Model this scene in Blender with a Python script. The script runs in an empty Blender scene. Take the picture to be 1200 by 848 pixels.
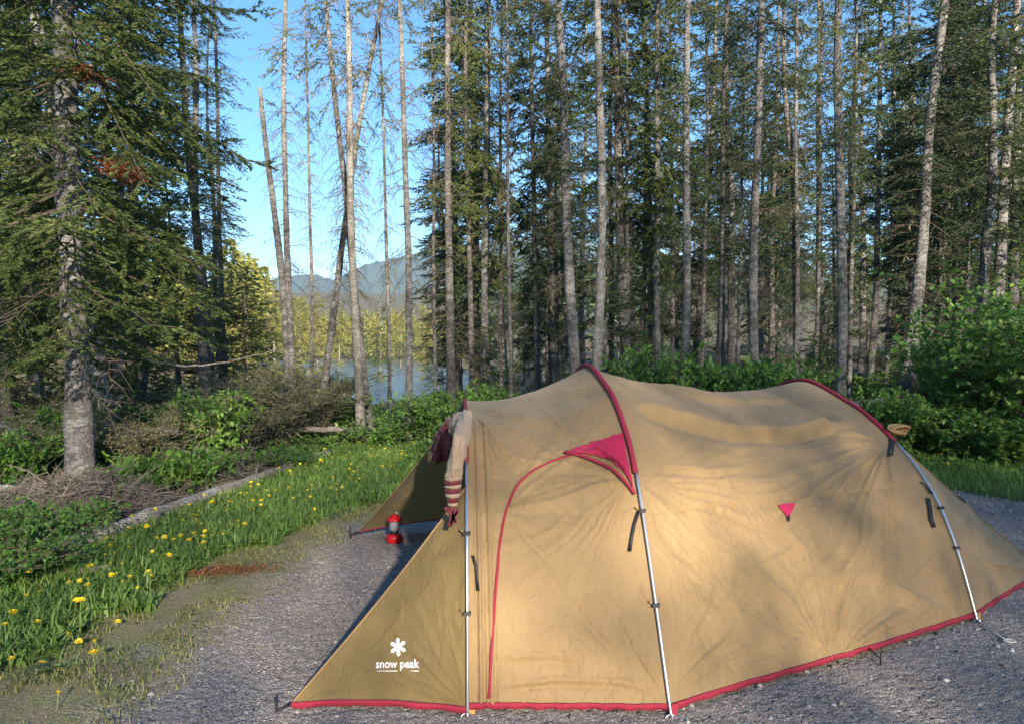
import bpy, math, random
import numpy as np
from mathutils import Vector, noise, Matrix
R = math.radians
rng = np.random.default_rng(7)
random.seed(7)
scene = bpy.context.scene
col = scene.collection

# ------------------------------------------------------------------ camera
FP = 900.0; CH = 1.67; PITCH = math.atan(24/FP)
CP, SP = math.cos(PITCH), math.sin(PITCH)
def ray(px, py):
    a = (px-600)/FP; v = (424-py)/FP
    return np.array([a, CP+v*SP, -SP+v*CP])
def at(px, py, Y):
    d = ray(px, py); return np.array([0, 0, CH]) + d*(Y/d[1])
def gr(px, py, z=0.0):
    d = ray(px, py); return np.array([0, 0, CH]) + d*((z-CH)/d[2])
def proj(P):
    P = np.asarray(P, float); x = P[..., 0]; y = P[..., 1]; z = P[..., 2]-CH
    dep = y*CP - z*SP; up = y*SP + z*CP
    return 600+FP*x/dep, 424-FP*up/dep
cam = bpy.data.cameras.new('camera'); cam.sensor_width = 36; cam.lens = 36*FP/1200
cam.clip_end = 6000; cam.clip_start = 0.05
co = bpy.data.objects.new('camera', cam); col.objects.link(co)
co.location = (0, 0, CH); co.rotation_euler = (math.pi/2-PITCH, 0, 0); scene.camera = co

# ------------------------------------------------------------------ world, sun
SUN_EL, SUN_AZ = R(20), R(166)
S = np.array([math.cos(SUN_EL)*math.sin(SUN_AZ), math.cos(SUN_EL)*math.cos(SUN_AZ), math.sin(SUN_EL)])
w = bpy.data.worlds.new('World'); scene.world = w; w.use_nodes = True
nt = w.node_tree; bg = nt.nodes['Background']
sky = nt.nodes.new('ShaderNodeTexSky'); sky.sky_type = 'NISHITA'; sky.sun_disc = False
sky.sun_elevation = SUN_EL; sky.sun_rotation = SUN_AZ; sky.altitude = 300
sky.air_density = 1.0; sky.dust_density = 0.1; sky.ozone_density = 3.0
hsv = nt.nodes.new('ShaderNodeHueSaturation'); hsv.inputs['Saturation'].default_value = 1.2
nt.links.new(sky.outputs[0], hsv.inputs['Color']); nt.links.new(hsv.outputs[0], bg.inputs[0]); bg.inputs[1].default_value = 0.062
sl = bpy.data.lights.new('sun', 'SUN'); sl.energy = 4.4; sl.angle = R(1.0); sl.color = (1, .86, .68)
so = bpy.data.objects.new('sun', sl); col.objects.link(so)
so.rotation_euler = Vector(S).to_track_quat('Z', 'Y').to_euler(); so.location = (20, -30, 20)
vs = scene.view_settings; vs.view_transform = 'Standard'; vs.look = 'None'; vs.gamma = 1
vs.exposure = 2.12; vs.use_curve_mapping = False
scene.render.engine = 'CYCLES'
cy_ = scene.cycles; cy_.max_bounces = 5; cy_.diffuse_bounces = 3; cy_.glossy_bounces = 2; cy_.transmission_bounces = 4; cy_.volume_bounces = 0

# ------------------------------------------------------------------ helpers
def tag(o, label=None, cat=None, group=None, kind=None):
    if label: o['label'] = label
    if cat: o['category'] = cat
    if group: o['group'] = group
    if kind: o['kind'] = kind
    return o
def empty(name, loc=(0, 0, 0), rz=0):
    o = bpy.data.objects.new(name, None); col.objects.link(o); o.location = loc
    o.rotation_euler = (0, 0, rz); o.empty_display_size = .1; return o
def link(name, me, mat=None, parent=None, smooth=True):
    if mat is not None:
        me.materials.clear(); me.materials.append(mat)
    if smooth: me.polygons.foreach_set('use_smooth', [True]*len(me.polygons))
    o = bpy.data.objects.new(name, me); col.objects.link(o)
    if parent is not None: o.parent = parent
    return o
def npmesh(name, V, Fq):
    V = np.asarray(V, np.float32); Fq = np.asarray(Fq, np.int32)
    me = bpy.data.meshes.new(name); k = Fq.shape[1]; n = len(Fq)
    me.vertices.add(len(V)); me.vertices.foreach_set('co', V.ravel())
    me.loops.add(n*k); me.loops.foreach_set('vertex_index', Fq.ravel())
    me.polygons.add(n); me.polygons.foreach_set('loop_start', np.arange(0, n*k, k, dtype=np.int32))
    try: me.polygons.foreach_set('loop_total', np.full(n, k, np.int32))
    except Exception: pass
    me.update(calc_edges=True); me.validate(); return me
class MB:
    def __init__(s): s.v = []; s.f = []
    def tube(s, P, r, n=6, cap=True):
        P = [Vector(p) for p in P]; m = len(P)
        if not hasattr(r, '__len__'): r = [r]*m
        b = len(s.v); up = None
        for i in range(m):
            t = (P[min(i+1, m-1)]-P[max(i-1, 0)])
            if t.length < 1e-9: t = Vector((0, 0, 1))
            t.normalize()
            if up is None:
                up = Vector((0, 0, 1)) if abs(t.z) < .9 else Vector((1, 0, 0))
            x = (up - t*up.dot(t)); 
            if x.length < 1e-6: x = t.orthogonal()
            x.normalize(); up = x; y = t.cross(x)
            for k in range(n):
                a = 2*math.pi*k/n; s.v.append(tuple(P[i]+(x*math.cos(a)+y*math.sin(a))*r[i]))
        for i in range(m-1):
            for k in range(n):
                k2 = (k+1) % n
                s.f.append((b+i*n+k, b+i*n+k2, b+(i+1)*n+k2, b+(i+1)*n+k))
        if cap:
            s.f.append(tuple(b+k for k in range(n))[::-1]); s.f.append(tuple(b+(m-1)*n+k for k in range(n)))
        return s
    def lathe(s, prof, c=(0, 0, 0), n=20):
        b = len(s.v)
        for (r, z) in prof:
            for k in range(n):
                a = 2*math.pi*k/n; s.v.append((c[0]+r*math.cos(a), c[1]+r*math.sin(a), c[2]+z))
        for i in range(len(prof)-1):
            for k in range(n):
                k2 = (k+1) % n; s.f.append((b+i*n+k, b+i*n+k2, b+(i+1)*n+k2, b+(i+1)*n+k))
        return s
    def box(s, c, ax, ay, az):
        c = np.array(c); ax = np.array(ax); ay = np.array(ay); az = np.array(az); b = len(s.v)
        for sx, sy, sz in ((-1,-1,-1),(1,-1,-1),(1,1,-1),(-1,1,-1),(-1,-1,1),(1,-1,1),(1,1,1),(-1,1,1)):
            s.v.append(tuple(c+sx*ax+sy*ay+sz*az))
        for f in ((3,2,1,0),(4,5,6,7),(0,1,5,4),(1,2,6,5),(2,3,7,6),(3,0,4,7)): s.f.append(tuple(b+i for i in f))
        return s
    def mesh(s, name='m'):
        me = bpy.data.meshes.new(name); me.from_pydata(s.v, [], s.f); me.update(); return me
    def build(s, name, mat, parent=None, smooth=True): return link(name, s.mesh(name), mat, parent, smooth)
def ss(a, b, x):
    t = np.clip((x-a)/(b-a), 0, 1); return t*t*(3-2*t)
def fbm(x, y, z=0, o=3): return noise.fractal((x, y, z), 1.0, 2.0, o)

# ------------------------------------------------------------------ materials
class N:
    def __init__(s, name):
        s.m = bpy.data.materials.new(name); s.m.use_nodes = True; s.t = s.m.node_tree
        s.p = s.t.nodes['Principled BSDF']; s.out = s.t.nodes['Material Output']
    def n(s, typ, **kw):
        x = s.t.nodes.new(typ)
        for k, v in kw.items():
            if k.startswith('_'): setattr(x, k[1:], v)
            else:
                key = k.replace('__', ' '); x.inputs[key].default_value = v
        return x
    def l(s, a, b): s.t.links.new(a, b)
    def coord(s, which='Object', scale=(1, 1, 1)):
        c = s.n('ShaderNodeTexCoord'); m = s.n('ShaderNodeMapping'); m.inputs['Scale'].default_value = scale
        s.l(c.outputs[which], m.inputs[0]); return m.outputs[0]
    def noise(s, vec, scale, detail=4, rough=.6, dist=0):
        x = s.n('ShaderNodeTexNoise', Scale=scale, Detail=detail, Roughness=rough, Distortion=dist); s.l(vec, x.inputs['Vector']); return x.outputs[0]
    def ramp(s, fac, stops):
        r = s.n('ShaderNodeValToRGB'); e = r.color_ramp.elements
        while len(e) < len(stops): e.new(.5)
        for i, (p, c) in enumerate(stops):
            e[i].position = p; e[i].color = (*c, 1) if len(c) == 3 else c
        s.l(fac, r.inputs[0]); return r.outputs[0]
    def mix(s, fac, a, b, typ='MIX'):
        m = s.n('ShaderNodeMix', _data_type='RGBA', _blend_type=typ)
        for inp, v in ((m.inputs[0], fac), (m.inputs[6], a), (m.inputs[7], b)):
            if isinstance(v, (int, float)): inp.default_value = v
            elif isinstance(v, tuple): inp.default_value = (*v, 1) if len(v) == 3 else v
            else: s.l(v, inp)
        return m.outputs[2]
    def math(s, op, a, b=0):
        m = s.n('ShaderNodeMath', _operation=op)
        for inp, v in ((m.inputs[0], a), (m.inputs[1], b)):
            if isinstance(v, (int, float)): inp.default_value = v
            else: s.l(v, inp)
        return m.outputs[0]
    def base(s, c, rough=.8):
        if isinstance(c, tuple): s.p.inputs['Base Color'].default_value = (*c, 1)
        else: s.l(c, s.p.inputs['Base Color'])
        s.p.inputs['Roughness'].default_value = rough; return s
    def bump(s, h, dist=.01, strength=1):
        b = s.n('ShaderNodeBump', Strength=strength, Distance=dist); s.l(h, b.inputs['Height']); s.l(b.outputs[0], s.p.inputs['Normal']); return b
    def translucent(s, colr, fac):
        t = s.n('ShaderNodeBsdfTranslucent'); mx = s.n('ShaderNodeMixShader'); mx.inputs[0].default_value = fac
        if isinstance(colr, tuple): t.inputs[0].default_value = (*colr, 1)
        else: s.l(colr, t.inputs[0])
        s.l(s.p.outputs[0], mx.inputs[1]); s.l(t.outputs[0], mx.inputs[2]); s.l(mx.outputs[0], s.out.inputs[0])
def plain(name, c, rough=.6, metal=0, nz=.12, sc=30):
    m = N(name); v = m.coord(); k = m.noise(v, sc, 4)
    m.base(m.mix(k, tuple(x*(1-nz) for x in c), tuple(min(1, x*(1+nz)) for x in c)), rough)
    m.p.inputs['Metallic'].default_value = metal; return m.m
def leafmat(name, stops, trans=.35, rough=.55):
    m = N(name); g = m.n('ShaderNodeNewGeometry'); oi = m.n('ShaderNodeObjectInfo')
    v = m.coord(); big = m.noise(v, .9, 2)
    a = m.math('MULTIPLY', g.outputs['Random Per Island'], .55)
    b = m.math('MULTIPLY', big, .5); c = m.math('ADD', a, b)
    d = m.math('ADD', c, m.math('MULTIPLY', m.math('SUBTRACT', oi.outputs['Random'], .5), .3))
    cr = m.ramp(d, stops); m.base(cr, rough); m.p.inputs['Specular IOR Level'].default_value = .3
    m.translucent(cr, trans); return m.m
M = {}
M['needles'] = leafmat('needles', [(.15, (.045, .08, .03)), (.5, (.085, .135, .042)), (.8, (.16, .20, .055)), (1, (.25, .26, .08))], .42)
M['needles_blue'] = leafmat('needles_dark', [(.15, (.04, .07, .035)), (.6, (.075, .115, .045)), (1, (.15, .19, .06))], .4)
M['needles_rust'] = leafmat('needles_rust', [(.2, (.16, .06, .025)), (1, (.30, .12, .045))], .2)
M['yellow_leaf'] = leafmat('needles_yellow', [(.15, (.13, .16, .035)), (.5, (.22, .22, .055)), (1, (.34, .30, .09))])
M['shrub'] = leafmat('shrub_leaves', [(.15, (.08, .17, .035)), (.5, (.16, .31, .06)), (.85, (.25, .42, .09)), (1, (.38, .46, .12))], .4, .45)
M['dull_shrub'] = leafmat('olive_leaves', [(.15, (.10, .13, .05)), (.6, (.20, .21, .09)), (1, (.32, .29, .13))], .3, .6)
M['fern'] = leafmat('fern_leaves', [(.15, (.06, .13, .03)), (.6, (.10, .24, .04)), (1, (.22, .32, .07))], .4)
M['grass'] = leafmat('grass_blades', [(.15, (.07, .16, .035)), (.5, (.16, .28, .06)), (.85, (.27, .38, .11)), (1, (.42, .42, .18))], .4, .4)
M['dry_grass'] = leafmat('dry_grass', [(.15, (.15, .18, .05)), (.6, (.26, .28, .09)), (1, (.42, .38, .2))], .3, .6)
M['lichen'] = leafmat('lichen', [(.2, (.16, .14, .09)), (.7, (.27, .25, .15)), (1, (.38, .35, .2))], .25, .8)
def bark(name, a, b, c, patch=.5):
    m = N(name); oi = m.n('ShaderNodeObjectInfo')
    v = m.coord('Object', (1, 1, .35)); v2 = m.coord('Object', (1, 1, 3.5))
    n1 = m.noise(v, 22, 8, .7); n2 = m.noise(v2, 5, 6, .75, .6); n3 = m.noise(m.coord(), 1.3, 3)
    c0 = m.ramp(n1, [(.3, a), (.65, b)])
    lich = m.ramp(m.math('ADD', n2, m.math('MULTIPLY', m.math('SUBTRACT', n3, .5), .5)), [(patch-.05, (0, 0, 0)), (patch+.09, (1, 1, 1))])
    cc = m.mix(lich, c0, c)
    cc = m.mix(m.math('MULTIPLY', oi.outputs['Random'], .25), cc, (.10, .09, .08))
    m.base(cc, .9)
    vv = m.n('ShaderNodeTexVoronoi', Scale=26); m.l(v2, vv.inputs['Vector'])
    hh = m.math('ADD', m.math('MULTIPLY', n1, 1.2), m.math('ADD', m.math('MULTIPLY', vv.outputs[0], .7), n2))
    m.bump(hh, .035); return m.m
M['bark'] = bark('spruce_bark', (.075, .07, .067), (.20, .19, .185), (.36, .36, .355), .50)
M['bark_dark'] = bark('dark_bark', (.07, .06, .055), (.19, .17, .155), (.36, .35, .33), .54)
M['bark_pale'] = bark('pale_bark', (.19, .16, .13), (.36, .33, .28), (.52, .50, .46), .48)
M['twig'] = plain('dead_twigs', (.085, .066, .052), .9, 0, .5, 6)
M['twig_grey'] = plain('grey_twigs', (.125, .108, .095), .9, 0, .5, 6)
M['deadwood'] = bark('weathered_wood', (.2, .17, .14), (.38, .34, .30), (.5, .47, .43), .52)

def fabric(name, c, bump=.0025, trans=.22):
    m = N(name); v = m.coord()
    n1 = m.noise(v, 2.2, 3); n2 = m.noise(v, 9, 5, .6, 1.2); n3 = m.noise(m.coord('Object', (1, 1, .35)), 16, 3, .5, 1.5)
    cc = m.mix(n1, tuple(x*.93 for x in c), tuple(x*1.06 for x in c)); m.base(cc, .62)
    m.p.inputs['Specular IOR Level'].default_value = .35
    m.p.inputs['Sheen Weight'].default_value = .15
    wv = m.n('ShaderNodeTexNoise', Scale=900, Detail=1); m.l(v, wv.inputs['Vector'])
    rid = m.math('ABSOLUTE', m.math('SUBTRACT', n3, .5))
    n4 = m.noise(m.coord('Object', (1, 1, .6)), 38, 3, .55, 2.0); rid2 = m.math('ABSOLUTE', m.math('SUBTRACT', n4, .5))
    rid = m.math('ADD', rid, m.math('MULTIPLY', rid2, .25))
    h = m.math('ADD', m.math('ADD', m.math('MULTIPLY', n2, .45), m.math('MULTIPLY', rid, -1.9)), m.math('MULTIPLY', wv.outputs[0], .05))
    m.bump(h, bump*3.0, 1); m.translucent(cc, trans); return m.m
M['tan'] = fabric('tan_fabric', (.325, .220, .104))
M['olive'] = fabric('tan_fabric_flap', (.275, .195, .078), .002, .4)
M['red'] = plain('red_webbing', (.27, .014, .038), .85, 0, .15, 60)
M['magenta'] = fabric('crimson_fabric', (.42, .012, .07), .0015, .15)
M['seam'] = plain('seam_tape', (.30, .19, .08), .7)
M['alu'] = plain('pole_metal', (.72, .72, .73), .28, .9, .05)
M['black'] = plain('black_webbing', (.012, .012, .014), .6)
M['white'] = plain('white_print', (.85, .85, .86), .6, 0, .02)
M['orange'] = plain('orange_webbing', (.7, .30, .06), .6)
M['rope'] = plain('pale_cord', (.5, .52, .5), .8, 0, .2, 200)
M['steel'] = plain('steel', (.5, .5, .52), .3, .9)
M['lred'] = plain('lantern_red', (.55, .01, .012), .25, 0, .03)
M['maroon'] = fabric('maroon_cloth', (.16, .02, .03), .003, .05)
M['cream'] = fabric('cream_cloth', (.5, .36, .24), .003, .15)
g = N('lantern_glass'); g.base((.42, .42, .44), .2); g.p.inputs['Transmission Weight'].default_value = .35; M['glass'] = g.m
M['petal'] = plain('dandelion_yellow', (.80, .60, .015), .6, 0, .15, 300)
M['stem'] = plain('flower_stem', (.16, .25, .06), .6)
M['cut'] = plain('split_wood', (.52, .40, .25), .8, 0, .3, 18)
M['rock'] = plain('grey_stone', (.27, .26, .26), .9, 0, .3, 12)

# ------------------------------------------------------------------ terrain
RIV = np.array([(-110, 44), (-30, 41), (-13, 41), (-11.5, 55), (-13, 75), (-17, 95), (-27, 115), (-60, 150), (-160, 200)], float)
def rdist(x, y):
    d = np.full(np.shape(x), 1e9)
    for a, b in zip(RIV[:-1], RIV[1:]):
        ab = b-a; t = np.clip(((x-a[0])*ab[0]+(y-a[1])*ab[1])/(ab@ab), 0, 1)
        d = np.minimum(d, np.hypot(x-a[0]-t*ab[0], y-a[1]-t*ab[1]))
    return d
def height(x, y):
    x = np.asarray(x, float); y = np.asarray(y, float)
    dr = rdist(x, y)
    b = ss(7.2, 24, dr); inner = ss(0, 7.2, dr)
    far = ss(60, 500, np.hypot(x, y))*30*ss(20, 90, dr)
    camp = ss(-3.0, -5.0, x)*ss(4, 9, np.abs(y-5)*0+6+0*x)*-.25
    bumps = .10*np.sin(x*.9+1)*np.sin(y*.7+.5)+.06*np.sin(x*2.1-y*1.3)
    away = np.clip(ss(-3.2, -4.4, x)+ss(9.8, 12, y)+ss(6, 8, x), 0, 1)
    right = ss(11, 40, y)*ss(-2, 8, x)*1.2
    z = (camp+bumps*away+right)*b + (1-b)*-1.65 - (1-inner)*.7 + far
    return z
def H1(x, y): return float(height(np.array([x]), np.array([y]))[0])
n = 420
uu = np.linspace(-1, 1, n); gx = 6*np.sinh(uu*7.3)/np.sinh(1)/1.0
gx = 2.2*np.sinh(uu*7.6); gy = 4 + 2.2*np.sinh(uu*7.6)
X, Y = np.meshgrid(gx, gy); Z = height(X, Y)
V = np.stack([X, Y, Z], -1).reshape(-1, 3)
i = np.arange(n*n).reshape(n, n)
Fq = np.stack([i[:-1, :-1], i[:-1, 1:], i[1:, 1:], i[1:, :-1]], -1).reshape(-1, 4)
m = N('forest_floor'); v = m.coord('Object')
n1 = m.noise(v, 1.1, 5, .65); n2 = m.noise(v, 14, 6, .7); n3 = m.noise(v, .25, 3)
litter = m.ramp(n2, [(.3, (.035, .025, .016)), (.5, (.10, .07, .045)), (.7, (.20, .14, .09))])
moss = m.ramp(n2, [(.3, (.03, .05, .015)), (.7, (.10, .15, .04))])
m.base(m.mix(m.ramp(m.math('ADD', m.math('MULTIPLY', n1, .7), m.math('MULTIPLY', n3, .3)), [(.46, (0, 0, 0)), (.58, (1, 1, 1))]), litter, moss), .95)
m.bump(n2, .06)
ground = link('ground', npmesh('ground', V, Fq), m.m); tag(ground, kind='structure')

# gravel pad
ypts = [-9, 1.5, 3.0, 4.0, 5.0, 6.2, 7.2, 7.9, 8.5, 9.0]
xlp = [-2.4, -2.25, -2.2, -2.2, -2.1, -1.95, -1.75, -1.55, -1.2, -.5]
xrp = [14, 13, 12, 11, 9.5, 7.5, 5.9, 5.3, 5.1, 4.6]
ny, nx = 520, 520
ys = np.concatenate([np.linspace(-9, 2.6, 60), np.linspace(2.62, 9.0, ny-60)])
us = np.linspace(0, 1, nx)
xl = np.interp(ys, ypts, xlp)-.55; xr = np.interp(ys, ypts, xrp)
wob = np.array([.12*fbm(y*1.7, 3.1)+.05*fbm(y*6, 9.1) for y in ys]); xl = xl + wob
GX = xl[:, None] + (xr-xl)[:, None]*us[None, :]**1.15
GY = np.repeat(ys[:, None], nx, 1) + .12*np.sin(GX*2.3)*ss(7.5, 9, np.repeat(ys[:, None], nx, 1))
edge = GX-xl[:, None]-.5
dome = np.zeros_like(GX)
for a in range(ny):
    for b in range(0, nx):
        dome[a, b] = 0
rr = rng.normal(0, 1, (ny, nx))
GZ = .012 + .004*rr*ss(0, .5, edge) + .012*np.sin(GX*1.1+.4)*np.sin(GY*.9)
V = np.stack([GX, GY, GZ], -1).reshape(-1, 3); i = np.arange(ny*nx).reshape(ny, nx)
Fq = np.stack([i[:-1, :-1], i[:-1, 1:], i[1:, 1:], i[1:, :-1]], -1).reshape(-1, 4)
me = npmesh('gravel_pad', V, Fq)
at_ = me.attributes.new('edge', 'FLOAT', 'POINT'); at_.data.foreach_set('value', edge.astype(np.float32).ravel())
m = N('gravel'); v = m.coord('Object')
vo = m.n('ShaderNodeTexVoronoi', Scale=95); m.l(v, vo.inputs['Vector'])
vo2 = m.n('ShaderNodeTexVoronoi', Scale=190); m.l(v, vo2.inputs['Vector'])
n1 = m.noise(v, 1.3, 4, .6); n2 = m.noise(v, 60, 4, .7)
bw = m.n('ShaderNodeRGBToBW'); m.l(vo.outputs['Color'], bw.inputs[0])
bw2 = m.n('ShaderNodeRGBToBW'); m.l(vo2.outputs['Color'], bw2.inputs[0])
st = m.ramp(m.math('ADD', m.math('MULTIPLY', bw.outputs[0], .5), m.math('MULTIPLY', bw2.outputs[0], .5)),
    [(.2, (.17, .145, .132)), (.5, (.29, .258, .240)), (.68, (.40, .36, .34)), (.84, (.66, .62, .58))])
st = m.mix(m.ramp(n1, [(.4, (0, 0, 0)), (.65, (1, 1, 1))]), st, m.mix(.5, st, (.20, .17, .15)))
ea = m.n('ShaderNodeAttribute', _attribute_name='edge')
em = m.math('ADD', ea.outputs['Fac'], m.math('MULTIPLY', m.math('SUBTRACT', m.noise(v, 2.6, 6, .7), .5), 1.5))
soil = m.ramp(n2, [(.3, (.13, .105, .07)), (.5, (.25, .21, .13)), (.7, (.36, .32, .2))])
soil = m.mix(m.ramp(m.noise(v, 3.5, 5, .7), [(.42, (0, 0, 0)), (.62, (1, 1, 1))]), soil, m.ramp(n2, [(.3, (.12, .13, .045)), (.7, (.30, .31, .12))]))
fac = m.ramp(m.math('MULTIPLY', em, .5), [(.12, (1, 1, 1)), (.32, (0, 0, 0))])
m.base(m.mix(fac, st, soil), .92)
m.bump(m.math('ADD', m.math('MULTIPLY', vo.outputs['Distance'], -.8), m.math('ADD', m.math('MULTIPLY', vo2.outputs['Distance'], -.5), n2)), .012)
pad = link('gravel_pad', me, m.m); tag(pad, kind='structure')

# loose stones
def pebbles(n, fx, s0, s1):
    base = np.array([(1,0,0),(-1,0,0),(0,1,0),(0,-1,0),(0,0,.7),(0,0,-.7)], float)
    tri = np.array([(0,2,4),(2,1,4),(1,3,4),(3,0,4),(2,0,5),(1,2,5),(3,1,5),(0,3,5)])
    P = fx(n); n = len(P)
    sc = (s0 + (s1-s0)*rng.random(n)**5)[:, None, None]
    B = np.repeat(base[None], n, 0) * (1+.35*rng.normal(0, 1, (n, 6, 1))*.5) * sc * (.7+.6*rng.random((n, 1, 3)))
    a = rng.random(n)*6.28; c, s_ = np.cos(a)[:, None], np.sin(a)[:, None]
    Bx = B[..., 0]*c-B[..., 1]*s_; By = B[..., 0]*s_+B[..., 1]*c
    V = np.stack([Bx, By, B[..., 2]], -1)+P[:, None, :]
    F = (tri[None]+np.arange(n)[:, None, None]*6).reshape(-1, 3)
    return V.reshape(-1, 3), F
def fxp(n):
    y = 1.8+7.0*rng.random(n)**1.3; x = np.interp(y, ypts, xlp)+.1+rng.random(n)**.8*8
    k = (x < np.interp(y, ypts, xrp))
    return np.stack([x, y, np.full(n, .014)], -1)[k]
V, F = pebbles(9000, fxp, .004, .022)
m = N('loose_stones'); g_ = m.n('ShaderNodeNewGeometry')
m.base(m.ramp(g_.outputs['Random Per Island'], [(0, (.11, .10, .095)), (.6, (.27, .25, .24)), (.95, (.42, .40, .38)), (1, (.55, .53, .50))]), .9)
peb = link('loose_gravel', npmesh('loose_gravel', V, F), m.m, smooth=False)
tag(peb, 'loose grey gravel scattered over the camp pad', 'gravel', kind='stuff')

# river
m = N('river_water'); v = m.coord('Object', (1, .45, 1)); m.base((.05, .09, .12), .12)
m.p.inputs['Specular IOR Level'].default_value = .8
m.bump(m.noise(v, 1.7, 5, .65, .8), .16)
wv = npmesh('river', [(-200, 20, -1.55), (30, 20, -1.55), (30, 230, -1.55), (-200, 230, -1.55)], [(0, 1, 2, 3)])
tag(link('river', wv, m.m, smooth=False), kind='structure')

# mountain
px_ = [-400, 200, 300, 345, 372, 392, 405, 430, 470, 510, 570, 650, 760, 900, 1100, 1500]
py_ = [300, 330, 326, 319, 317, 325, 318, 306, 297, 288, 278, 270, 290, 315, 322, 330]
nxm, nym = 300, 60; MD = 1500
xs = np.linspace(-1600, 1500, nxm); tt = np.linspace(-1, 1, nym)
hz = np.interp(600+FP*xs/MD, px_, py_); hz = (400-hz)/FP*MD
V = []
for a, t in enumerate(tt):
    for b, x in enumerate(xs):
        e = (1-abs(t))**.85
        V.append((x+60*t, MD+t*420, -5+hz[b]*e + (1-e)*e*90*fbm(x/170, t*2.2, 0, 5)+(3*fbm(x/12, t*30, 3, 2) if abs(t) < .95 else 0)))
i = np.arange(nxm*nym).reshape(nym, nxm)
Fq = np.stack([i[:-1, :-1], i[:-1, 1:], i[1:, 1:], i[1:, :-1]], -1).reshape(-1, 4)
m = N('mountain_forest'); v = m.coord('Object'); m.base(m.ramp(m.noise(v, .06, 6, .75), [(.35, (.025, .045, .022)), (.65, (.07, .09, .04))]), .95)
tag(link('mountain', npmesh('mountain', V, Fq), m.m), kind='structure')

# ------------------------------------------------------------------ foliage primitives
def leaves(P, D, L, W, roll=None):
    """one small diamond-ish quad per row: base P, direction D, length L, width W"""
    n = len(P); D = D/np.maximum(np.linalg.norm(D, axis=1, keepdims=True), 1e-6)
    r = rng.normal(0, 1, (n, 3)) if roll is None else roll
    U = np.cross(D, r); U /= np.maximum(np.linalg.norm(U, axis=1, keepdims=True), 1e-6)
    L = np.broadcast_to(L, n)[:, None]; W = np.broadcast_to(W, n)[:, None]
    a = P; b = P + D*L*.45+U*W*.5; c = P+D*L; d = P+D*L*.45-U*W*.5
    V = np.stack([a, b, c, d], 1).reshape(-1, 3)
    F = np.arange(n*4).reshape(n, 4); return V, F
def bpath(z, a, L, e0, droop, n=6, wig=.04, up=0):
    s = np.linspace(0, 1, n); h = np.array([math.cos(a), math.sin(a)])
    perp = np.array([-h[1], h[0]])
    r = L*s*math.cos(e0)
    zz = z + L*s*math.sin(e0) - droop*L*s**2 + up*L*s**4
    wg = np.cumsum(rng.normal(0, wig*L/n*2, n)); wg[0] = 0
    wz = np.cumsum(rng.normal(0, wig*L/n*1.5, n)); wz[0] = 0
    return np.stack([h[0]*r+perp[0]*wg, h[1]*r+perp[1]*wg, zz+wz], -1)
def interp_path(P, s):
    k = s*(len(P)-1); i = min(int(k), len(P)-2); f = k-i
    return P[i]*(1-f)+P[i+1]*f, P[i+1]-P[i]

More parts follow.
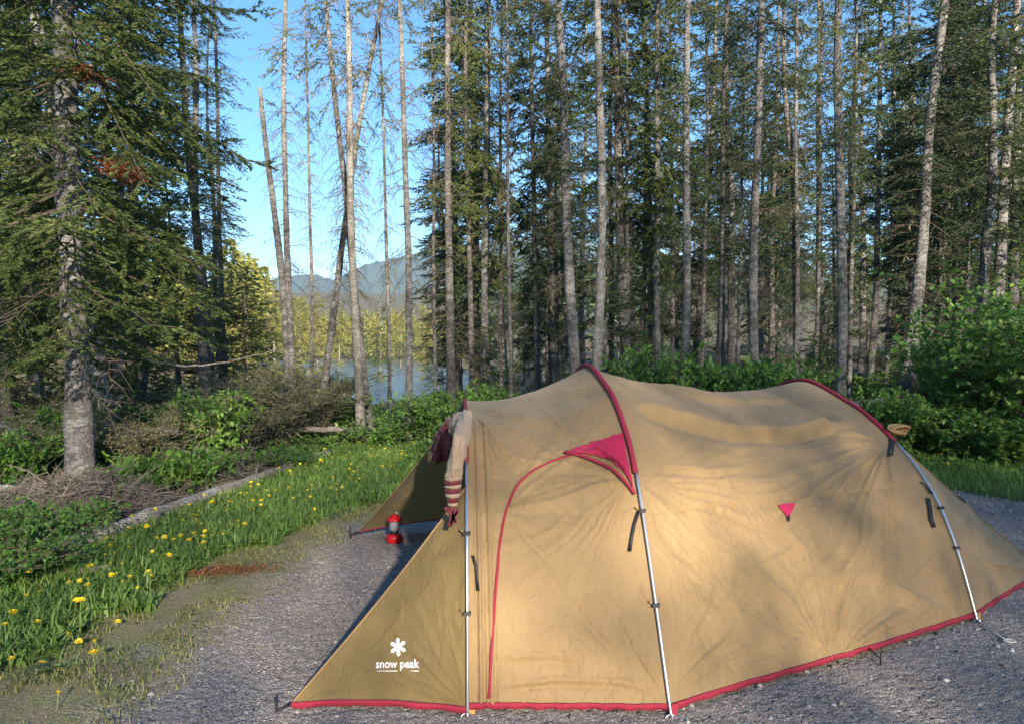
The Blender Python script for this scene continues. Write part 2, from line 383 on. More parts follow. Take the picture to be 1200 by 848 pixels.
def make_spruce(seed, Ht, rbase, z_live, z_dead, Lmax, per_m, live_prob, dead_prob, leafL=.066, leafW=.019, top_open=False, lichen=.0, droop=.25, az_bias=None, wood=None, trunk_mat='bark', needle='needles', lbase=.5, dens=1.0, bend=.25):
    global rng
    rng = np.random.default_rng(seed); random.seed(seed)
    # trunk centreline
    nseg = 26; tz = np.linspace(-.4, Ht, nseg)
    bx = bend*np.array([fbm(z*.13, seed*1.7, 0, 2) for z in tz]); by = bend*np.array([fbm(z*.13, seed*3.1+9, 0, 2) for z in tz])
    i0 = np.interp(0, tz, bx); j0 = np.interp(0, tz, by); bx -= i0; by -= j0
    rad = rbase*(1-.93*np.clip(tz/Ht, 0, 1))**.9 + rbase*.45*np.exp(-np.clip(tz+.1, 0, 9)*5)
    if top_open: rad = np.maximum(rbase*(1-.55*np.clip(tz/Ht, 0, 1)), .03)
    tb = MB(); 
    tzf = np.linspace(-.4, Ht, 70); P = np.stack([np.interp(tzf, tz, bx), np.interp(tzf, tz, by), tzf], -1)
    rf = np.interp(tzf, tz, rad)*(1+.05*rng.normal(0, 1, 70))
    tb.tube(P, list(rf), 12)
    vv = []
    for k, p in enumerate(tb.v):
        c = P[k//12] if k//12 < 70 else P[-1]; d = Vector(p)-Vector(c)
        f = 1+.16*fbm(p[0]*9, p[1]*9, p[2]*2.5, 3); vv.append(tuple(Vector(c)+d*f))
    tb.v = vv
    cen = lambda z: np.array([np.interp(z, tz, bx), np.interp(z, tz, by), 0])
    br = MB(); LP, LD, LL, LW, = [], [], [], []; QP, QD = [], []
    z = z_dead
    while z < Ht-.25:
        z += rng.exponential(1/per_m)
        if z > Ht-.25: break
        prof = np.interp(z/Ht, [0, .25, .5, .8, 1], [lbase, .8, 1.0, .6, .12])*Lmax
        L = prof*(.55+.6*rng.random()); a = rng.random()*6.283
        if az_bias is not None and rng.random() < .45: a = az_bias+rng.normal(0, .7)
        live = z > z_live*(.8+.4*rng.random()) and rng.random() < live_prob
        if not live and rng.random() > dead_prob: continue
        e0 = R(rng.normal(-4 if live else 2, 12)) + (z/Ht-.5)*.5
        Pth = bpath(z, a, L, e0, droop*(.6+.8*rng.random()), 9, .10, .10)+cen(z)
        rb = (.005+.0055*L)*(1 if live else .85)
        br.tube(Pth, [rb, rb*.85, rb*.75, rb*.65, rb*.55, rb*.45, rb*.35, rb*.3, .002], 4, False)
        nt_ = max(3, int(L/(.10 if live else .105)))
        for q in range(nt_):
            s = .18+.82*(q+rng.random()*.6)/nt_
            if s > 1: s = 1
            p, d = interp_path(Pth, s); d = d/np.linalg.norm(d)
            side = 1 if q % 2 else -1
            perp = np.array([-d[1], d[0], 0])*side; perp /= max(np.linalg.norm(perp), 1e-6)
            tl = (.30*L*(1-s)**.7+.11)*(.6+.7*rng.random())
            td = d*.75+perp*.85+np.array([0, 0, rng.normal(-.18, .22)]); td /= np.linalg.norm(td)
            e = p+td*tl; 
            if live or rng.random() < .85:
                if not live:
                    mid = p+td*tl*.5+rng.normal(0, .02, 3); e = e+np.array([0, 0, rng.normal(-.04, .06)])
                    br.tube([p, mid, e], [rb*.4+.0015, .0028, .0018], 3, False)
                    if rng.random() < .5:
                        e2 = mid+np.array([td[0], td[1], 0])*.0+rng.normal(0, .09, 3)+np.array([0, 0, -.03]); br.tube([mid, e2], [.0025, .0015], 3, False)
                elif tl > .22: br.tube([p, e], [.003, .0015], 3, False)
            if live:
                nl = int(tl/.017*dens)+3; ts = rng.random(nl)
                pp = p+td*tl*ts[:, None]+rng.normal(0, .006, (nl, 3))
                sd = np.where(rng.random(nl) < .5, 1, -1)[:, None]
                pr = np.cross(td, [0, 0, 1]); pr /= max(np.linalg.norm(pr), 1e-6)
                dd = td*.9+pr*sd*(.5+.5*rng.random((nl, 1)))+rng.normal(0, .22, (nl, 3))
                LP.append(pp); LD.append(dd)
            elif lichen > 0 and rng.random() < lichen:
                nl = 5; pp = p+td*tl*rng.random((nl, 1)); QP.append(pp); QD.append(np.array([0, 0, -1])+rng.normal(0, .35, (nl, 3)))
    tm = tb.mesh('trunk'); bm_ = br.mesh('branches')
    tm.materials.append(M[trunk_mat]); bm_.materials.append(M[wood or 'twig'])
    tm.polygons.foreach_set('use_smooth', [True]*len(tm.polygons))
    parts = [('trunk', tm), ('branches', bm_)]
    if LP:
        LP = np.concatenate(LP); LD = np.concatenate(LD); nn = len(LP)
        V, F = leaves(LP, LD, leafL*(.6+.8*rng.random(nn)), leafW*(.7+.6*rng.random(nn)))
        cm = npmesh('crown', V, F); cm.materials.append(M[needle]); parts.append(('crown', cm))
    if QP:
        QP = np.concatenate(QP); QD = np.concatenate(QD); nn = len(QP)
        V, F = leaves(QP, QD, .05+.12*rng.random(nn), .014)
        qm = npmesh('hanging_lichen', V, F); qm.materials.append(M['lichen']); parts.append(('hanging_lichen', qm))
    return parts
def place(parts, name, loc, rz=0, sc=1, sz=None, lean=(0, 0), label=None, cat='tree', group=None, kind=None):
    e = empty(name, loc); e.rotation_euler = (lean[1], lean[0], 0)
    q = (Matrix.Rotation(lean[0], 4, 'Y') @ Matrix.Rotation(lean[1], 4, 'X') @ Matrix.Rotation(rz, 4, 'Z'))
    e.rotation_euler = q.to_euler()
    s = sz if sz is not None else sc; e.scale = (sc, sc, s)
    for nm, me in parts:
        o = bpy.data.objects.new(nm, me); col.objects.link(o); o.parent = e
        if nm in ('branches', 'hanging_lichen'): o['kind'] = 'stuff'
    tag(e, label, cat, group, kind); return e

# prototypes (rbase in metres at scale 1)
K = {}
K['dead1'] = make_spruce(11, 15, .12, 6.5, 1.6, 1.0, 17, .35, .9, lichen=.12, trunk_mat='bark', lbase=.7, droop=.3)
K['dead2'] = make_spruce(12, 15, .11, 6.0, 1.8, 1.05, 17, .4, .9, lichen=.18, trunk_mat='bark', lbase=.6, droop=.4)
K['pale'] = make_spruce(13, 15, .13, 5.5, 2.5, .9, 14, .4, .8, lichen=.45, trunk_mat='bark_pale', lbase=.5, droop=.5)
K['snag'] = make_spruce(14, 6.6, .11, 99, 2.0, .5, 4, 0, .6, top_open=True, trunk_mat='bark', lbase=.7)
K['half1'] = make_spruce(21, 16, .13, 3.4, 1.6, 1.45, 13, .85, .7, lichen=.08, trunk_mat='bark', lbase=.6)
K['half2'] = make_spruce(22, 15, .12, 2.9, 1.3, 1.3, 13, .8, .8, lichen=.1, trunk_mat='bark_dark', lbase=.6)
K['half3'] = make_spruce(23, 17, .14, 3.9, 1.8, 1.6, 13, .85, .8, lichen=.1, trunk_mat='bark', needle='needles_blue', lbase=.6)
K['full1'] = make_spruce(31, 14, .13, 2.0, 1.0, 1.7, 15, .85, .6, trunk_mat='bark_dark', needle='needles_blue', lbase=.75, leafL=.10, leafW=.032)
K['full2'] = make_spruce(32, 12, .12, 1.2, .7, 1.6, 15, .85, .6, trunk_mat='bark_dark', lbase=.85, leafL=.10, leafW=.032)
K['full3'] = make_spruce(33, 16, .15, 2.8, 1.0, 1.9, 14, .85, .7, trunk_mat='bark', lbase=.7, leafL=.10, leafW=.032)
K['young'] = make_spruce(34, 3.4, .035, .3, .2, .8, 26, .95, .5, trunk_mat='bark_dark', lbase=1.3, leafL=.08, leafW=.024)
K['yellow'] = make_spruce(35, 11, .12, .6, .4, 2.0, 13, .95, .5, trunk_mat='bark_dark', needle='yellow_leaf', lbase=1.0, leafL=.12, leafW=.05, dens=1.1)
K['bough'] = make_spruce(41, 17, .175, 1.9, 1.6, 2.7, 17, .93, .5, leafL=.065, leafW=.019, trunk_mat='bark', wood='twig', lichen=.12, lbase=.95, droop=.22, dens=2.3, bend=.1)
K['bough2'] = make_spruce(42, 15, .13, 2.6, 1.8, 2.1, 15, .9, .55, leafL=.07, leafW=.021, trunk_mat='bark_pale', wood='twig', lichen=.12, lbase=.8, droop=.25, dens=1.6, bend=.1)

def tree(kind, px, Y, wpx, toppx, label, leanY=0, group=None, name='spruce_tree', sz=1.0, z=None, rz=None, topy=100):
    """px = trunk pixel column at eye level, toppx = its column at row topy"""
    base_r = {'dead1': .12, 'dead2': .11, 'pale': .13, 'snag': .11, 'half1': .13, 'half2': .12, 'half3': .14, 'full1': .13, 'full2': .12, 'full3': .15, 'bough': .175, 'bough2': .13}[kind]
    x = (px-600)/FP*Y; zz = H1(x, Y) if z is None else z
    dx = (toppx-px)/FP*Y; dz = (400-topy)/FP*Y
    lean = math.atan2(dx, dz)
    # foot moves back down the leaning line
    x0 = x-math.tan(lean)*(CH-zz)
    sc = (wpx/FP*Y/2)/base_r*.9
    place(K[kind], name, (x0, Y, zz), random.random()*6.28 if rz is None else rz, sc*1.0, sz, (lean, leanY), label, 'tree', group)

GT = 'tall spruces along the forest edge'
T = [
 ('bough', 88, 8.6, 35, 80, 'largest near spruce, lichen-barked trunk rising from the dead brush pile at left'),
 ('bough2', 112, 11.5, 21, 62, 'pale spruce trunk close behind the largest near spruce, leaning left'),
 ('half1', 143, 14, 15, 146, 'grey spruce trunk just right of the leaning pale one, beside the fallen log'),
 ('half2', 158, 15.5, 11, 165, 'thin dark spruce hugging the grey trunk by the fallen log'),
 ('bough2', 44, 15, 13, 30, 'slim pale spruce left of the largest near trunk'),
 ('full1', 4, 13, 14, -8, 'dark spruce at the left border of the photo'),
 ('half1', 242, 17, 13, 222, 'straight spruce with half its boughs bare above the olive brush'),
 ('dead2', 265, 20, 8, 258, 'thin bare spruce just right of the straight half-bare one'),
 ('dead1', 341, 15, 10, 337, 'slender bare spruce right next to the broken-topped snag'),
 ('dead1', 387, 16, 10, 432, 'spruce trunk leaning right across the river gap'),
 ('dead2', 423, 13.5, 10, 391, 'dim trunk crossing behind the sunlit one at the river'),
 ('pale', 420, 12.5, 11.5, 413, 'sunlit pale spruce trunk standing in front of the river'),
 ('dead1', 478, 12.5, 10, 471, 'bare spruce with drooping dead twigs right of the river, before the mountain'),
 ('half2', 529, 13, 12, 530, 'tall spruce whose trunk rises right behind the rolled-up tent door'),
 ('half2', 553, 15, 8, 549, 'thin dark spruce between two thicker ones left of the tent peak'),
 ('full3', 570, 15, 12, 569, 'dark full-crowned spruce left of the tent peak'),
 ('dead2', 599, 13.5, 5, 597, 'thinnest bare pole spruce left of the tent peak'),
 ('full1', 630, 16, 9, 624, 'shaded spruce between the thin pole and the paired trunks'),
 ('half3', 674, 13, 15, 659, 'left one of the paired trunks above the tent peak'),
 ('pale', 695, 12.5, 14, 698, 'brightest sunlit trunk, right one of the pair above the tent peak'),
 ('half2', 717, 17, 8, 716, 'thin dark spruce just right of the brightest trunk'),
 ('full3', 770, 15.5, 10, 767, 'shaded spruce above the left end of the green bushes behind the tent'),
 ('half1', 800, 13.5, 12, 803, 'grey spruce trunk rising out of the bush behind the tent ridge'),
 ('half2', 846, 14.5, 9, 850, 'dark narrow trunk between the two bushes behind the tent'),
 ('half3', 885, 13.5, 13, 888, 'grey spruce trunk rising out of the right-hand bush behind the tent'),
 ('full1', 905, 18, 8, 908, 'dim spruce just behind the grey trunk at the right-hand bush'),
 ('half1', 984, 12.5, 14, 982, 'grey trunk standing above the rear red arch of the tent'),
 ('dead1', 997, 17, 6, 1000, 'thin pale stem right of the trunk above the rear arch'),
 ('full3', 1020, 18, 9, 1030, 'dark spruce between the rear-arch trunk and the slanting one'),
 ('half3', 1064, 15.5, 17, 1090, 'thick grey spruce slanting right behind the fallen grey log'),
 ('half2', 1098, 19, 8, 1100, 'slim spruce just right of the slanting thick one'),
 ('full1', 1120, 20, 8, 1118, 'dim slim spruce left of the tallest green shrub'),
 ('full3', 1172, 17, 16, 1180, 'broad spruce at right behind the tallest green shrub'),
 ('half1', 1215, 14, 14, 1222, 'spruce at the right border of the photo'),
]
random.seed(3)
for (k, px, Yd, wp, tp, lab) in T: tree(k, px, Yd, wp, tp, lab, group=GT)
tree('snag', 330, 15, 12, 305, 'dead snag with a broken-off top against the blue sky', name='snag', group=None, rz=1.0)
random.seed(33)
for (k, px, Yd, wp, tp, lab) in [
 ('dead1', 645, 17, 6, 641, 'slim bare pole spruce left of the paired trunks'), ('dead2', 738, 15.5, 6, 736, 'slim bare pole spruce above the small bush near the tent peak'),
 ('dead1', 752, 19, 6, 755, 'dim bare pole left of the shaded spruce at the green bushes'), ('dead2', 786, 17.5, 6, 784, 'slim bare stem between the two trunks at the left bush behind the tent'),
 ('dead1', 823, 16.5, 6, 826, 'slim bare stem right of the trunk in the bush behind the tent ridge'), ('dead2', 866, 17.5, 5, 868, 'thin bare stem between the dark narrow trunk and the grey one'),
 ('dead1', 932, 15.5, 7, 930, 'slim bare pole midway between the grey trunk and the rear arch'), ('dead2', 955, 18, 6, 957, 'thin bare stem just left of the trunk above the rear arch'),
 ('dead1', 1040, 19, 6, 1044, 'thin bare stem just left of the slanting thick trunk'), ('dead2', 1135, 18, 6, 1138, 'thin bare stem rising from the left end of the tallest shrub'),
 ('dead1', 1152, 20, 7, 1150, 'thin bare stem left of the broad right-hand spruce'), ('dead2', 587, 17, 6, 585, 'thin dim stem just left of the thinnest pole spruce'),
 ('dead1', 510, 16, 5, 508, 'thin bare stem just left of the tall trunk behind the rolled door'), ('dead2', 455, 17, 5, 450, 'thinnest bare stem in the river gap, left of the mountain'),
 ('dead1', 365, 19, 5, 362, 'thin bare stem between the slender bare spruce and the leaning one')]:
    tree(k, px, Yd, wp, tp, lab, group=GT)
# deep forest: nothing tells these apart
random.seed(5)
cnt = 0; spots = []
def ok(x, y, dmin):
    return all((x-a)**2+(y-b)**2 > dmin*dmin for a, b in spots)
tries = 0
while cnt < 88 and tries < 9000:
    tries += 1
    Yd = 15.5+ 38*random.random()**1.2; px = random.uniform(505, 1330)
    x = (px-600)/FP*Yd
    if rdist(np.array(x), np.array(Yd)) < 11 or not ok(x, Yd, 1.25+Yd*.02): continue
    spots.append((x, Yd)); cnt += 1
    k = random.choice(['full1', 'full2', 'full3', 'half1', 'half3', 'half2', 'full2', 'full1'])
    s = random.uniform(.6, 1.0)
    place(K[k], 'spruce_tree', (x, Yd, H1(x, Yd)), random.random()*6.28, s, max(.85, s)*random.uniform(.85, 1.1), (random.gauss(0, .03), random.gauss(0, .02)),
          'slim spruce deep in the shaded wood behind the tent', 'tree', 'spruces deep in the wood behind the tent')
cnt = 0; tries = 0
while cnt < 18 and tries < 5000:
    tries += 1
    Yd = 12+12*random.random(); px = random.uniform(-130, 262)
    x = (px-600)/FP*Yd
    if rdist(np.array(x), np.array(Yd)) < 9 or not ok(x, Yd, 2.0): continue
    spots.append((x, Yd)); cnt += 1
    k = random.choice(['full2', 'half1', 'dead2', 'half2', 'yellow', 'full3', 'bough2'])
    s = random.uniform(.6, 1.0)
    place(K[k], 'spruce_tree', (x, Yd, H1(x, Yd)), random.random()*6.28, s, s*random.uniform(.8, 1.0), (random.gauss(0, .04), random.gauss(0, .02)),
          'slim spruce standing back in the wood on the left', 'tree', 'spruces back in the left wood')
# young firs of the understorey
cnt = 0; tries = 0
while cnt < 28 and tries < 5000:
    tries += 1
    Yd = random.uniform(12.5, 26); px = random.choice([random.uniform(520, 1250), random.uniform(520, 1250), random.uniform(-60, 330)])
    x = (px-600)/FP*Yd
    if rdist(np.array(x), np.array(Yd)) < 9 or not ok(x, Yd, .8): continue
    spots.append((x, Yd)); cnt += 1; s = random.uniform(.45, 1.2)
    place(K['young'], 'young_fir', (x, Yd, H1(x, Yd)), random.random()*6.28, s, s, (random.gauss(0, .05), 0),
          'young fir growing in the shade under the tall spruces', 'young tree', 'young firs of the understorey')
# trees across the river, sunlit
random.seed(8)
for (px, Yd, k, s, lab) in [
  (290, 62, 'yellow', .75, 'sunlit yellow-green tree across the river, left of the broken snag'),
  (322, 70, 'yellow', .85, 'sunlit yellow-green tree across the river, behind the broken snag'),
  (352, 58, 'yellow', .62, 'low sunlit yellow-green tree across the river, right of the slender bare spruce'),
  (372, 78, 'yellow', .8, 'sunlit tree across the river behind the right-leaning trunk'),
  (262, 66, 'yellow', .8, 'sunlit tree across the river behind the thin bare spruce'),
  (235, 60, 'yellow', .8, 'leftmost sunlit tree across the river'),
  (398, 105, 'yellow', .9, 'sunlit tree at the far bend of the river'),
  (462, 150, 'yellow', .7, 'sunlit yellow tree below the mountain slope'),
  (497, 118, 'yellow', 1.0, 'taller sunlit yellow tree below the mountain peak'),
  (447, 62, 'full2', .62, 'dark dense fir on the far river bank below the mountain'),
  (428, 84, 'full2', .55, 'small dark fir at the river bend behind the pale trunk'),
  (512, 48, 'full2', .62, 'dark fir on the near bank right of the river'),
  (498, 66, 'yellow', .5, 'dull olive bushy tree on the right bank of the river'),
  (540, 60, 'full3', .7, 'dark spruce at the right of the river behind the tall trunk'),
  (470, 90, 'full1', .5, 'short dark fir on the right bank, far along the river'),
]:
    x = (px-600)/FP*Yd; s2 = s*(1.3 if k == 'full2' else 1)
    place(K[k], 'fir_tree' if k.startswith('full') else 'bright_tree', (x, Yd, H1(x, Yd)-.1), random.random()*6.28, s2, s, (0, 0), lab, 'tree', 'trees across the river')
# far wood on the hills (mass)
def far_wood(n, box, hmin, hmax, name, label, mat, q=150, cond=None, lsz=.09):
    V = []; D = []; L = []; c = 0
    while c < n:
        x = random.uniform(box[0], box[1]); y = random.uniform(box[2], box[3])
        if cond and not cond(x, y): continue
        c += 1; h = random.uniform(hmin, hmax); z0 = H1(x, y)
        t = rng.random(q)**.8; r = (1-t)**.8*h*.17*(.5+.6*rng.random(q)); a = rng.random(q)*6.283
        V.append(np.stack([x+r*np.cos(a), y+r*np.sin(a), z0+.1*h+t*h*.9], -1))
        D.append(np.stack([np.cos(a), np.sin(a), rng.normal(-.2, .4, q)], -1)); L.append(np.full(q, h*lsz))
    V = np.concatenate(V); D = np.concatenate(D); L = np.concatenate(L)*(.6+.8*rng.random(len(V)))
    V, F = leaves(V, D, L, L*.5)
    tag(link(name, npmesh(name, V, F), M[mat], smooth=False), label, 'woodland', kind='stuff')
rng = np.random.default_rng(99); random.seed(9)
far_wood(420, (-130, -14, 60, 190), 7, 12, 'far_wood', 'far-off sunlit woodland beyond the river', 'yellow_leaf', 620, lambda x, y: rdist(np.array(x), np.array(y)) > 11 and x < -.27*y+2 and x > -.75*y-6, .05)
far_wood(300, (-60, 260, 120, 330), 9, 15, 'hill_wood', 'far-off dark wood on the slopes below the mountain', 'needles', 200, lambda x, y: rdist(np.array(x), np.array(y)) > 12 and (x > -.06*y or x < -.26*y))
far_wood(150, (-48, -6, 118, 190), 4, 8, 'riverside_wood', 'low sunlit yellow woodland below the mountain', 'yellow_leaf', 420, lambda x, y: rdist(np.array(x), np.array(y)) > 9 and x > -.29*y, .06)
# leaf cloud added behind the camera to filter the sun, gaps cut for patches
gap0 = at(815, 600, 4.0)
def shade_ok(x, y): return True
def blocker():
    V = []; D = []; random.seed(12); r2 = np.random.default_rng(5)
    for k in range(110):
        y = random.uniform(-44, -16); x = random.uniform(-16, 32); h = random.uniform(17.0, 24.0); q = 1500
        t = r2.random(q)**.9; r = (1.15-t)**.5*4.2*np.sqrt(r2.random(q)); a = r2.random(q)*6.283
        V.append(np.stack([x+r*np.cos(a), y+r*np.sin(a), .2+t*h], -1)); D.append(r2.normal(0, 1, (q, 3)))
    V = np.concatenate(V); D = np.concatenate(D)
    # distance from the gap ray
    gaps = [(at(805, 605, 3.75), .26), (at(785, 650, 3.5), .12), (at(880, 600, 4.0), .1), (at(600, 700, 3.4), .12), (at(556, 790, 3.4), .1), (gr(960, 610), .0), (at(940,640,4.1),.16)]
    keep = np.ones(len(V), bool)
    for g0, gr_ in gaps:
        d = V-g0; t = d@S; dist = np.linalg.norm(d-t[:, None]*S, axis=1); keep &= dist > gr_
    V = V[keep]; D = D[keep]
    V2, F = leaves(V, D, .26, .13)
    tag(link('sun_filter_leaves', npmesh('sun_filter_leaves', V2, F), M['needles'], smooth=False), 'unseen leaf screen added behind the camera to filter the sun', 'woodland', kind='stuff')
blocker()

# ------------------------------------------------------------------ shrubs
def make_shrub(seed, h, w, n_stems, leafL, leafW, per, mat, stemmat='twig', bare=.15):
    global rng
    rng = np.random.default_rng(seed); st = MB(); LP = []; LD = []
    for k in range(n_stems):
        a = rng.random()*6.283; L = h*(.6+.5*rng.random()); sp = w*rng.random()**.6
        base = np.array([math.cos(a), math.sin(a), 0])*w*.18*rng.random()
        top = base+np.array([math.cos(a)*sp, math.sin(a)*sp, L])
        mid = (base+top)/2+np.array([-math.cos(a)*sp*.15, -math.sin(a)*sp*.15, L*.12])
        P = np.array([base+[0, 0, -.1], (base+mid)/2, mid, (mid+top)/2+rng.normal(0, .02, 3), top])
        st.tube(P, [.009, .008, .006, .004, .002], 4, False)
        for q in range(int(per)):
            s = bare+(1-bare)*rng.random(); p, d = interp_path(P, s)
            tl = .10+.22*h*rng.random(); td = rng.normal(0, 1, 3); td[2] = abs(td[2])*.4; td /= np.linalg.norm(td)
            e = p+td*tl; st.tube([p, e], [.003, .0015], 3, False)
            nl = 9; ts = rng.random((nl, 1))**.6; LP.append(p+td*tl*ts); dd = td*.5+rng.normal(0, .8, (nl, 3)); dd[:, 2] -= .15; LD.append(dd)
    LP = np.concatenate(LP); LD = np.concatenate(LD); nn = len(LP)
    roll = np.cross(LD, np.cross([0, 0, 1.], LD))+rng.normal(0, .3, (nn, 3)); roll = np.cross(LD, np.array([0, 0, 1.]))+rng.normal(0, .0, (nn, 3))
    roll = np.array([0, 0, 1.])+rng.normal(0, .45, (nn, 3))
    V, F = leaves(LP, LD, leafL*(.6+.7*rng.random(nn)), leafW*(.7+.5*rng.random(nn)), roll)
    sm = st.mesh('stems'); sm.materials.append(M[stemmat]); fm = npmesh('foliage', V, F); fm.materials.append(M[mat])
    return [('stems', sm), ('foliage', fm)]
SH = {'leafy1': make_shrub(51, 1.1, .75, 26, .085, .05, 13, 'shrub'),
      'leafy2': make_shrub(52, 1.0, .9, 24, .095, .055, 12, 'shrub'),
      'tall': make_shrub(53, 2.2, 1.2, 34, .10, .062, 17, 'shrub'),
      'dull': make_shrub(54, 1.3, 1.2, 46, .042, .022, 30, 'dull_shrub', 'twig_grey', .05),
      'low': make_shrub(55, .36, .55, 34, .042, .022, 18, 'fern'),
      'fern': make_shrub(56, .5, .55, 26, .11, .028, 12, 'fern')}
def shrub(k, px, Yd, s, sz, label, name='leafy_shrub', group='shrubs round the camp pad', cat='shrub'):
    x = (px-600)/FP*Yd
    place(SH[k], name, (x, Yd, H1(x, Yd)), random.random()*6.28, s, sz, (0, 0), label, cat, group)
random.seed(21)
shrub('leafy1', 775, 11.6, 1.1, 1.35, 'leafy green bush behind the tent ridge, left of the grey trunk')
shrub('leafy2', 818, 11.8, 1.1, 1.3, 'leafy green bush behind the tent ridge, right of the grey trunk')
shrub('leafy2', 872, 11.6, 1.1, 1.4, 'yellow-green bush left of the grey trunk behind the tent ridge')
shrub('leafy1', 912, 11.6, 1.1, 1.35, 'yellow-green bush right of the grey trunk behind the tent ridge')
shrub('leafy1', 745, 12.0, .6, .95, 'small leafy bush nearest the tent peak on its right')
shrub('leafy2', 950, 12.4, .6, .8, 'small bush left of the trunk above the rear arch')
shrub('tall', 1170, 11.2, 1.15, 1.0, 'tallest bright green shrub at the right behind the grass')
shrub('tall', 1225, 10.4, 1.1, .95, 'bright green shrub cut by the right border of the photo')
shrub('tall', 1120, 13.2, 1.0, .85, 'green shrub left of the tallest one, under the slim spruces')
shrub('leafy2', 1082, 11.2, .95, .85, 'low leafy shrub just right of the fallen grey log')
shrub('leafy1', 1050, 11.0, .85, .9, 'low leafy shrub in front of the fallen grey log')
shrub('leafy2', 1120, 10.8, .9, .7, 'low leafy shrub in front of the tallest right-hand shrub')
shrub('leafy1', 1180, 10.2, .9, .6, 'low leafy shrub at the grass edge by the right border')
shrub('dull', 1100, 14.5, 1.0, 1.0, 'dull twiggy bush among the trunks at right')
shrub('tall', 1262, 12.6, 1.2, 1.1, 'tall green shrub beyond the right border shrub')
shrub('dull', 312, 12.2, 1.15, .95, 'large olive twiggy bush left of the river view')
shrub('dull', 268, 11.2, .9, .7, 'olive twiggy bush behind the grey ground log')
shrub('dull', 362, 13.0, 1.0, .8, 'olive twiggy bush at the foot of the right-leaning trunk')
shrub('leafy1', 250, 10.6, .9, .95, 'upright green bush left of the olive twiggy bush')
shrub('leafy2', 200, 11.5, .9, .8, 'green bush beside the fallen log on the left')
shrub('leafy1', 440, 12.0, .85, .45, 'green bush at the foot of the sunlit pale trunk')
shrub('leafy2', 405, 13.5, .8, .6, 'green bush between the leaning and the pale trunk')
shrub('leafy1', 500, 12.2, .85, .75, 'green bush just left of the rolled-up tent door')
shrub('leafy2', 468, 13.2, .7, .4, 'small green bush at the foot of the bare spruce by the river')
shrub('leafy2', 535, 13.0, .8, .8, 'green bush behind the rolled-up tent door')
shrub('leafy1', 575, 13.4, .8, .8, 'green bush behind the low left end of the tent roof')
shrub('fern', 15, 9.0, 1.0, 1.0, 'bright fern clump at the left border behind the brush pile', 'fern', 'ferns of the forest floor', 'fern')
shrub('fern', 55, 9.8, 1.0, .8, 'fern clump left of the largest near trunk', 'fern', 'ferns of the forest floor', 'fern')
shrub('fern', 170, 8.7, 1.0, .8, 'fern clump right of the largest near trunk', 'fern', 'ferns of the forest floor', 'fern')
shrub('fern', 225, 8.9, .9, .8, 'fern clump between the brush pile and the olive bush', 'fern', 'ferns of the forest floor', 'fern')
shrub('low', 12, 5.7, 1.1, 1.0, 'low leafy plant at the left border in front of the brush pile', 'low_plant', 'low plants at the left verge', 'plant')
shrub('low', 60, 6.2, 1.0, .8, 'low leafy plant between the split wood and the brush pile', 'low_plant', 'low plants at the left verge', 'plant')
shrub('low', -10, 5.1, 1.0, .9, 'low leafy plant at the left border beside the dandelions', 'low_plant', 'low plants at the left verge', 'plant')
shrub('low', 330, 9.8, .9, .7, 'low leafy plant between the ground log and the olive bush', 'low_plant', 'low plants at the left verge', 'plant')
shrub('dull', 18, 9.4, .7, .45, 'brown twiggy bush under the left border trees')
# generic thickets
for (rx0, rx1, ry0, ry1, nn, ks, lab, g) in [
   (2, 15, 15.5, 24, 34, ['leafy1', 'leafy2', 'dull', 'dull'], 'shaded low bush among the trunks behind the tent', 'shaded bushes behind the tent'),
   (-9.5, -4.2, 9.6, 20, 34, ['dull', 'leafy2', 'fern', 'dull', 'leafy1'], 'shaded low bush on the forest floor at left', 'shaded bushes in the left wood')]:
    c = 0
    while c < nn:
        x = random.uniform(rx0, rx1); y = random.uniform(ry0, ry1)
        if rdist(np.array(x), np.array(y)) < 8.5: continue
        c += 1; s = random.uniform(.5, .95)
        place(SH[random.choice(ks)], 'forest_bush', (x, y, H1(x, y)), random.random()*6.28, s, s*.8, (0, 0), lab, 'bush', g)

# ------------------------------------------------------------------ ground cover, grass, dandelions
rng = np.random.default_rng(61); random.seed(61)
def cover(n, fx, L, W, hmax, name, label, cat, mat, droop=.0, curl=.5):
    P = fx(n); n = len(P); hh = hmax*(.3+.7*rng.random(n))
    P = P + np.stack([np.zeros(n), np.zeros(n), hh*rng.random(n)], -1)
    D = rng.normal(0, 1, (n, 3)); D[:, 2] = abs(D[:, 2])*curl-droop
    roll = np.array([0, 0, 1.])+rng.normal(0, .4, (n, 3))
    V, F = leaves(P, D, L*(.5+rng.random(n)), W*(.5+rng.random(n)), roll)
    tag(link(name, npmesh(name, V, F), M[mat], smooth=False), label, cat, kind='stuff')
def fx_left(n):
    x = rng.uniform(-11, -2.2, n); y = rng.uniform(3.5, 20, n)
    vergex = np.interp(y, [3, 5.7, 11, 14], [-3.6, -3.85, -3.0, 0])
    c = np.array([fbm(a*.8, b*.8, 5, 3) for a, b in zip(x, y)])
    k = (x < vergex) & (c > -.12+.1*rng.normal(0, 1, n)) & (np.hypot(x+4.3, y-7.6) > 1.0)
    x, y = x[k], y[k]; return np.stack([x, y, height(x, y)], -1)
cover(60000, fx_left, .065, .04, .2, 'ground_cover', 'leafy ground cover of the left forest floor', 'ground cover', 'fern')
def fx_right(n):
    x = rng.uniform(-3, 16, n); y = rng.uniform(9.6, 24, n)
    c = np.array([fbm(a*.7, b*.7, 15, 3) for a, b in zip(x, y)]); k = (c > -.15+.1*rng.normal(0, 1, n))
    x, y = x[k], y[k]; return np.stack([x, y, height(x, y)], -1)
cover(60000, fx_right, .08, .05, .2, 'undergrowth', 'leafy undergrowth of the shaded wood behind the tent', 'undergrowth', 'shrub')
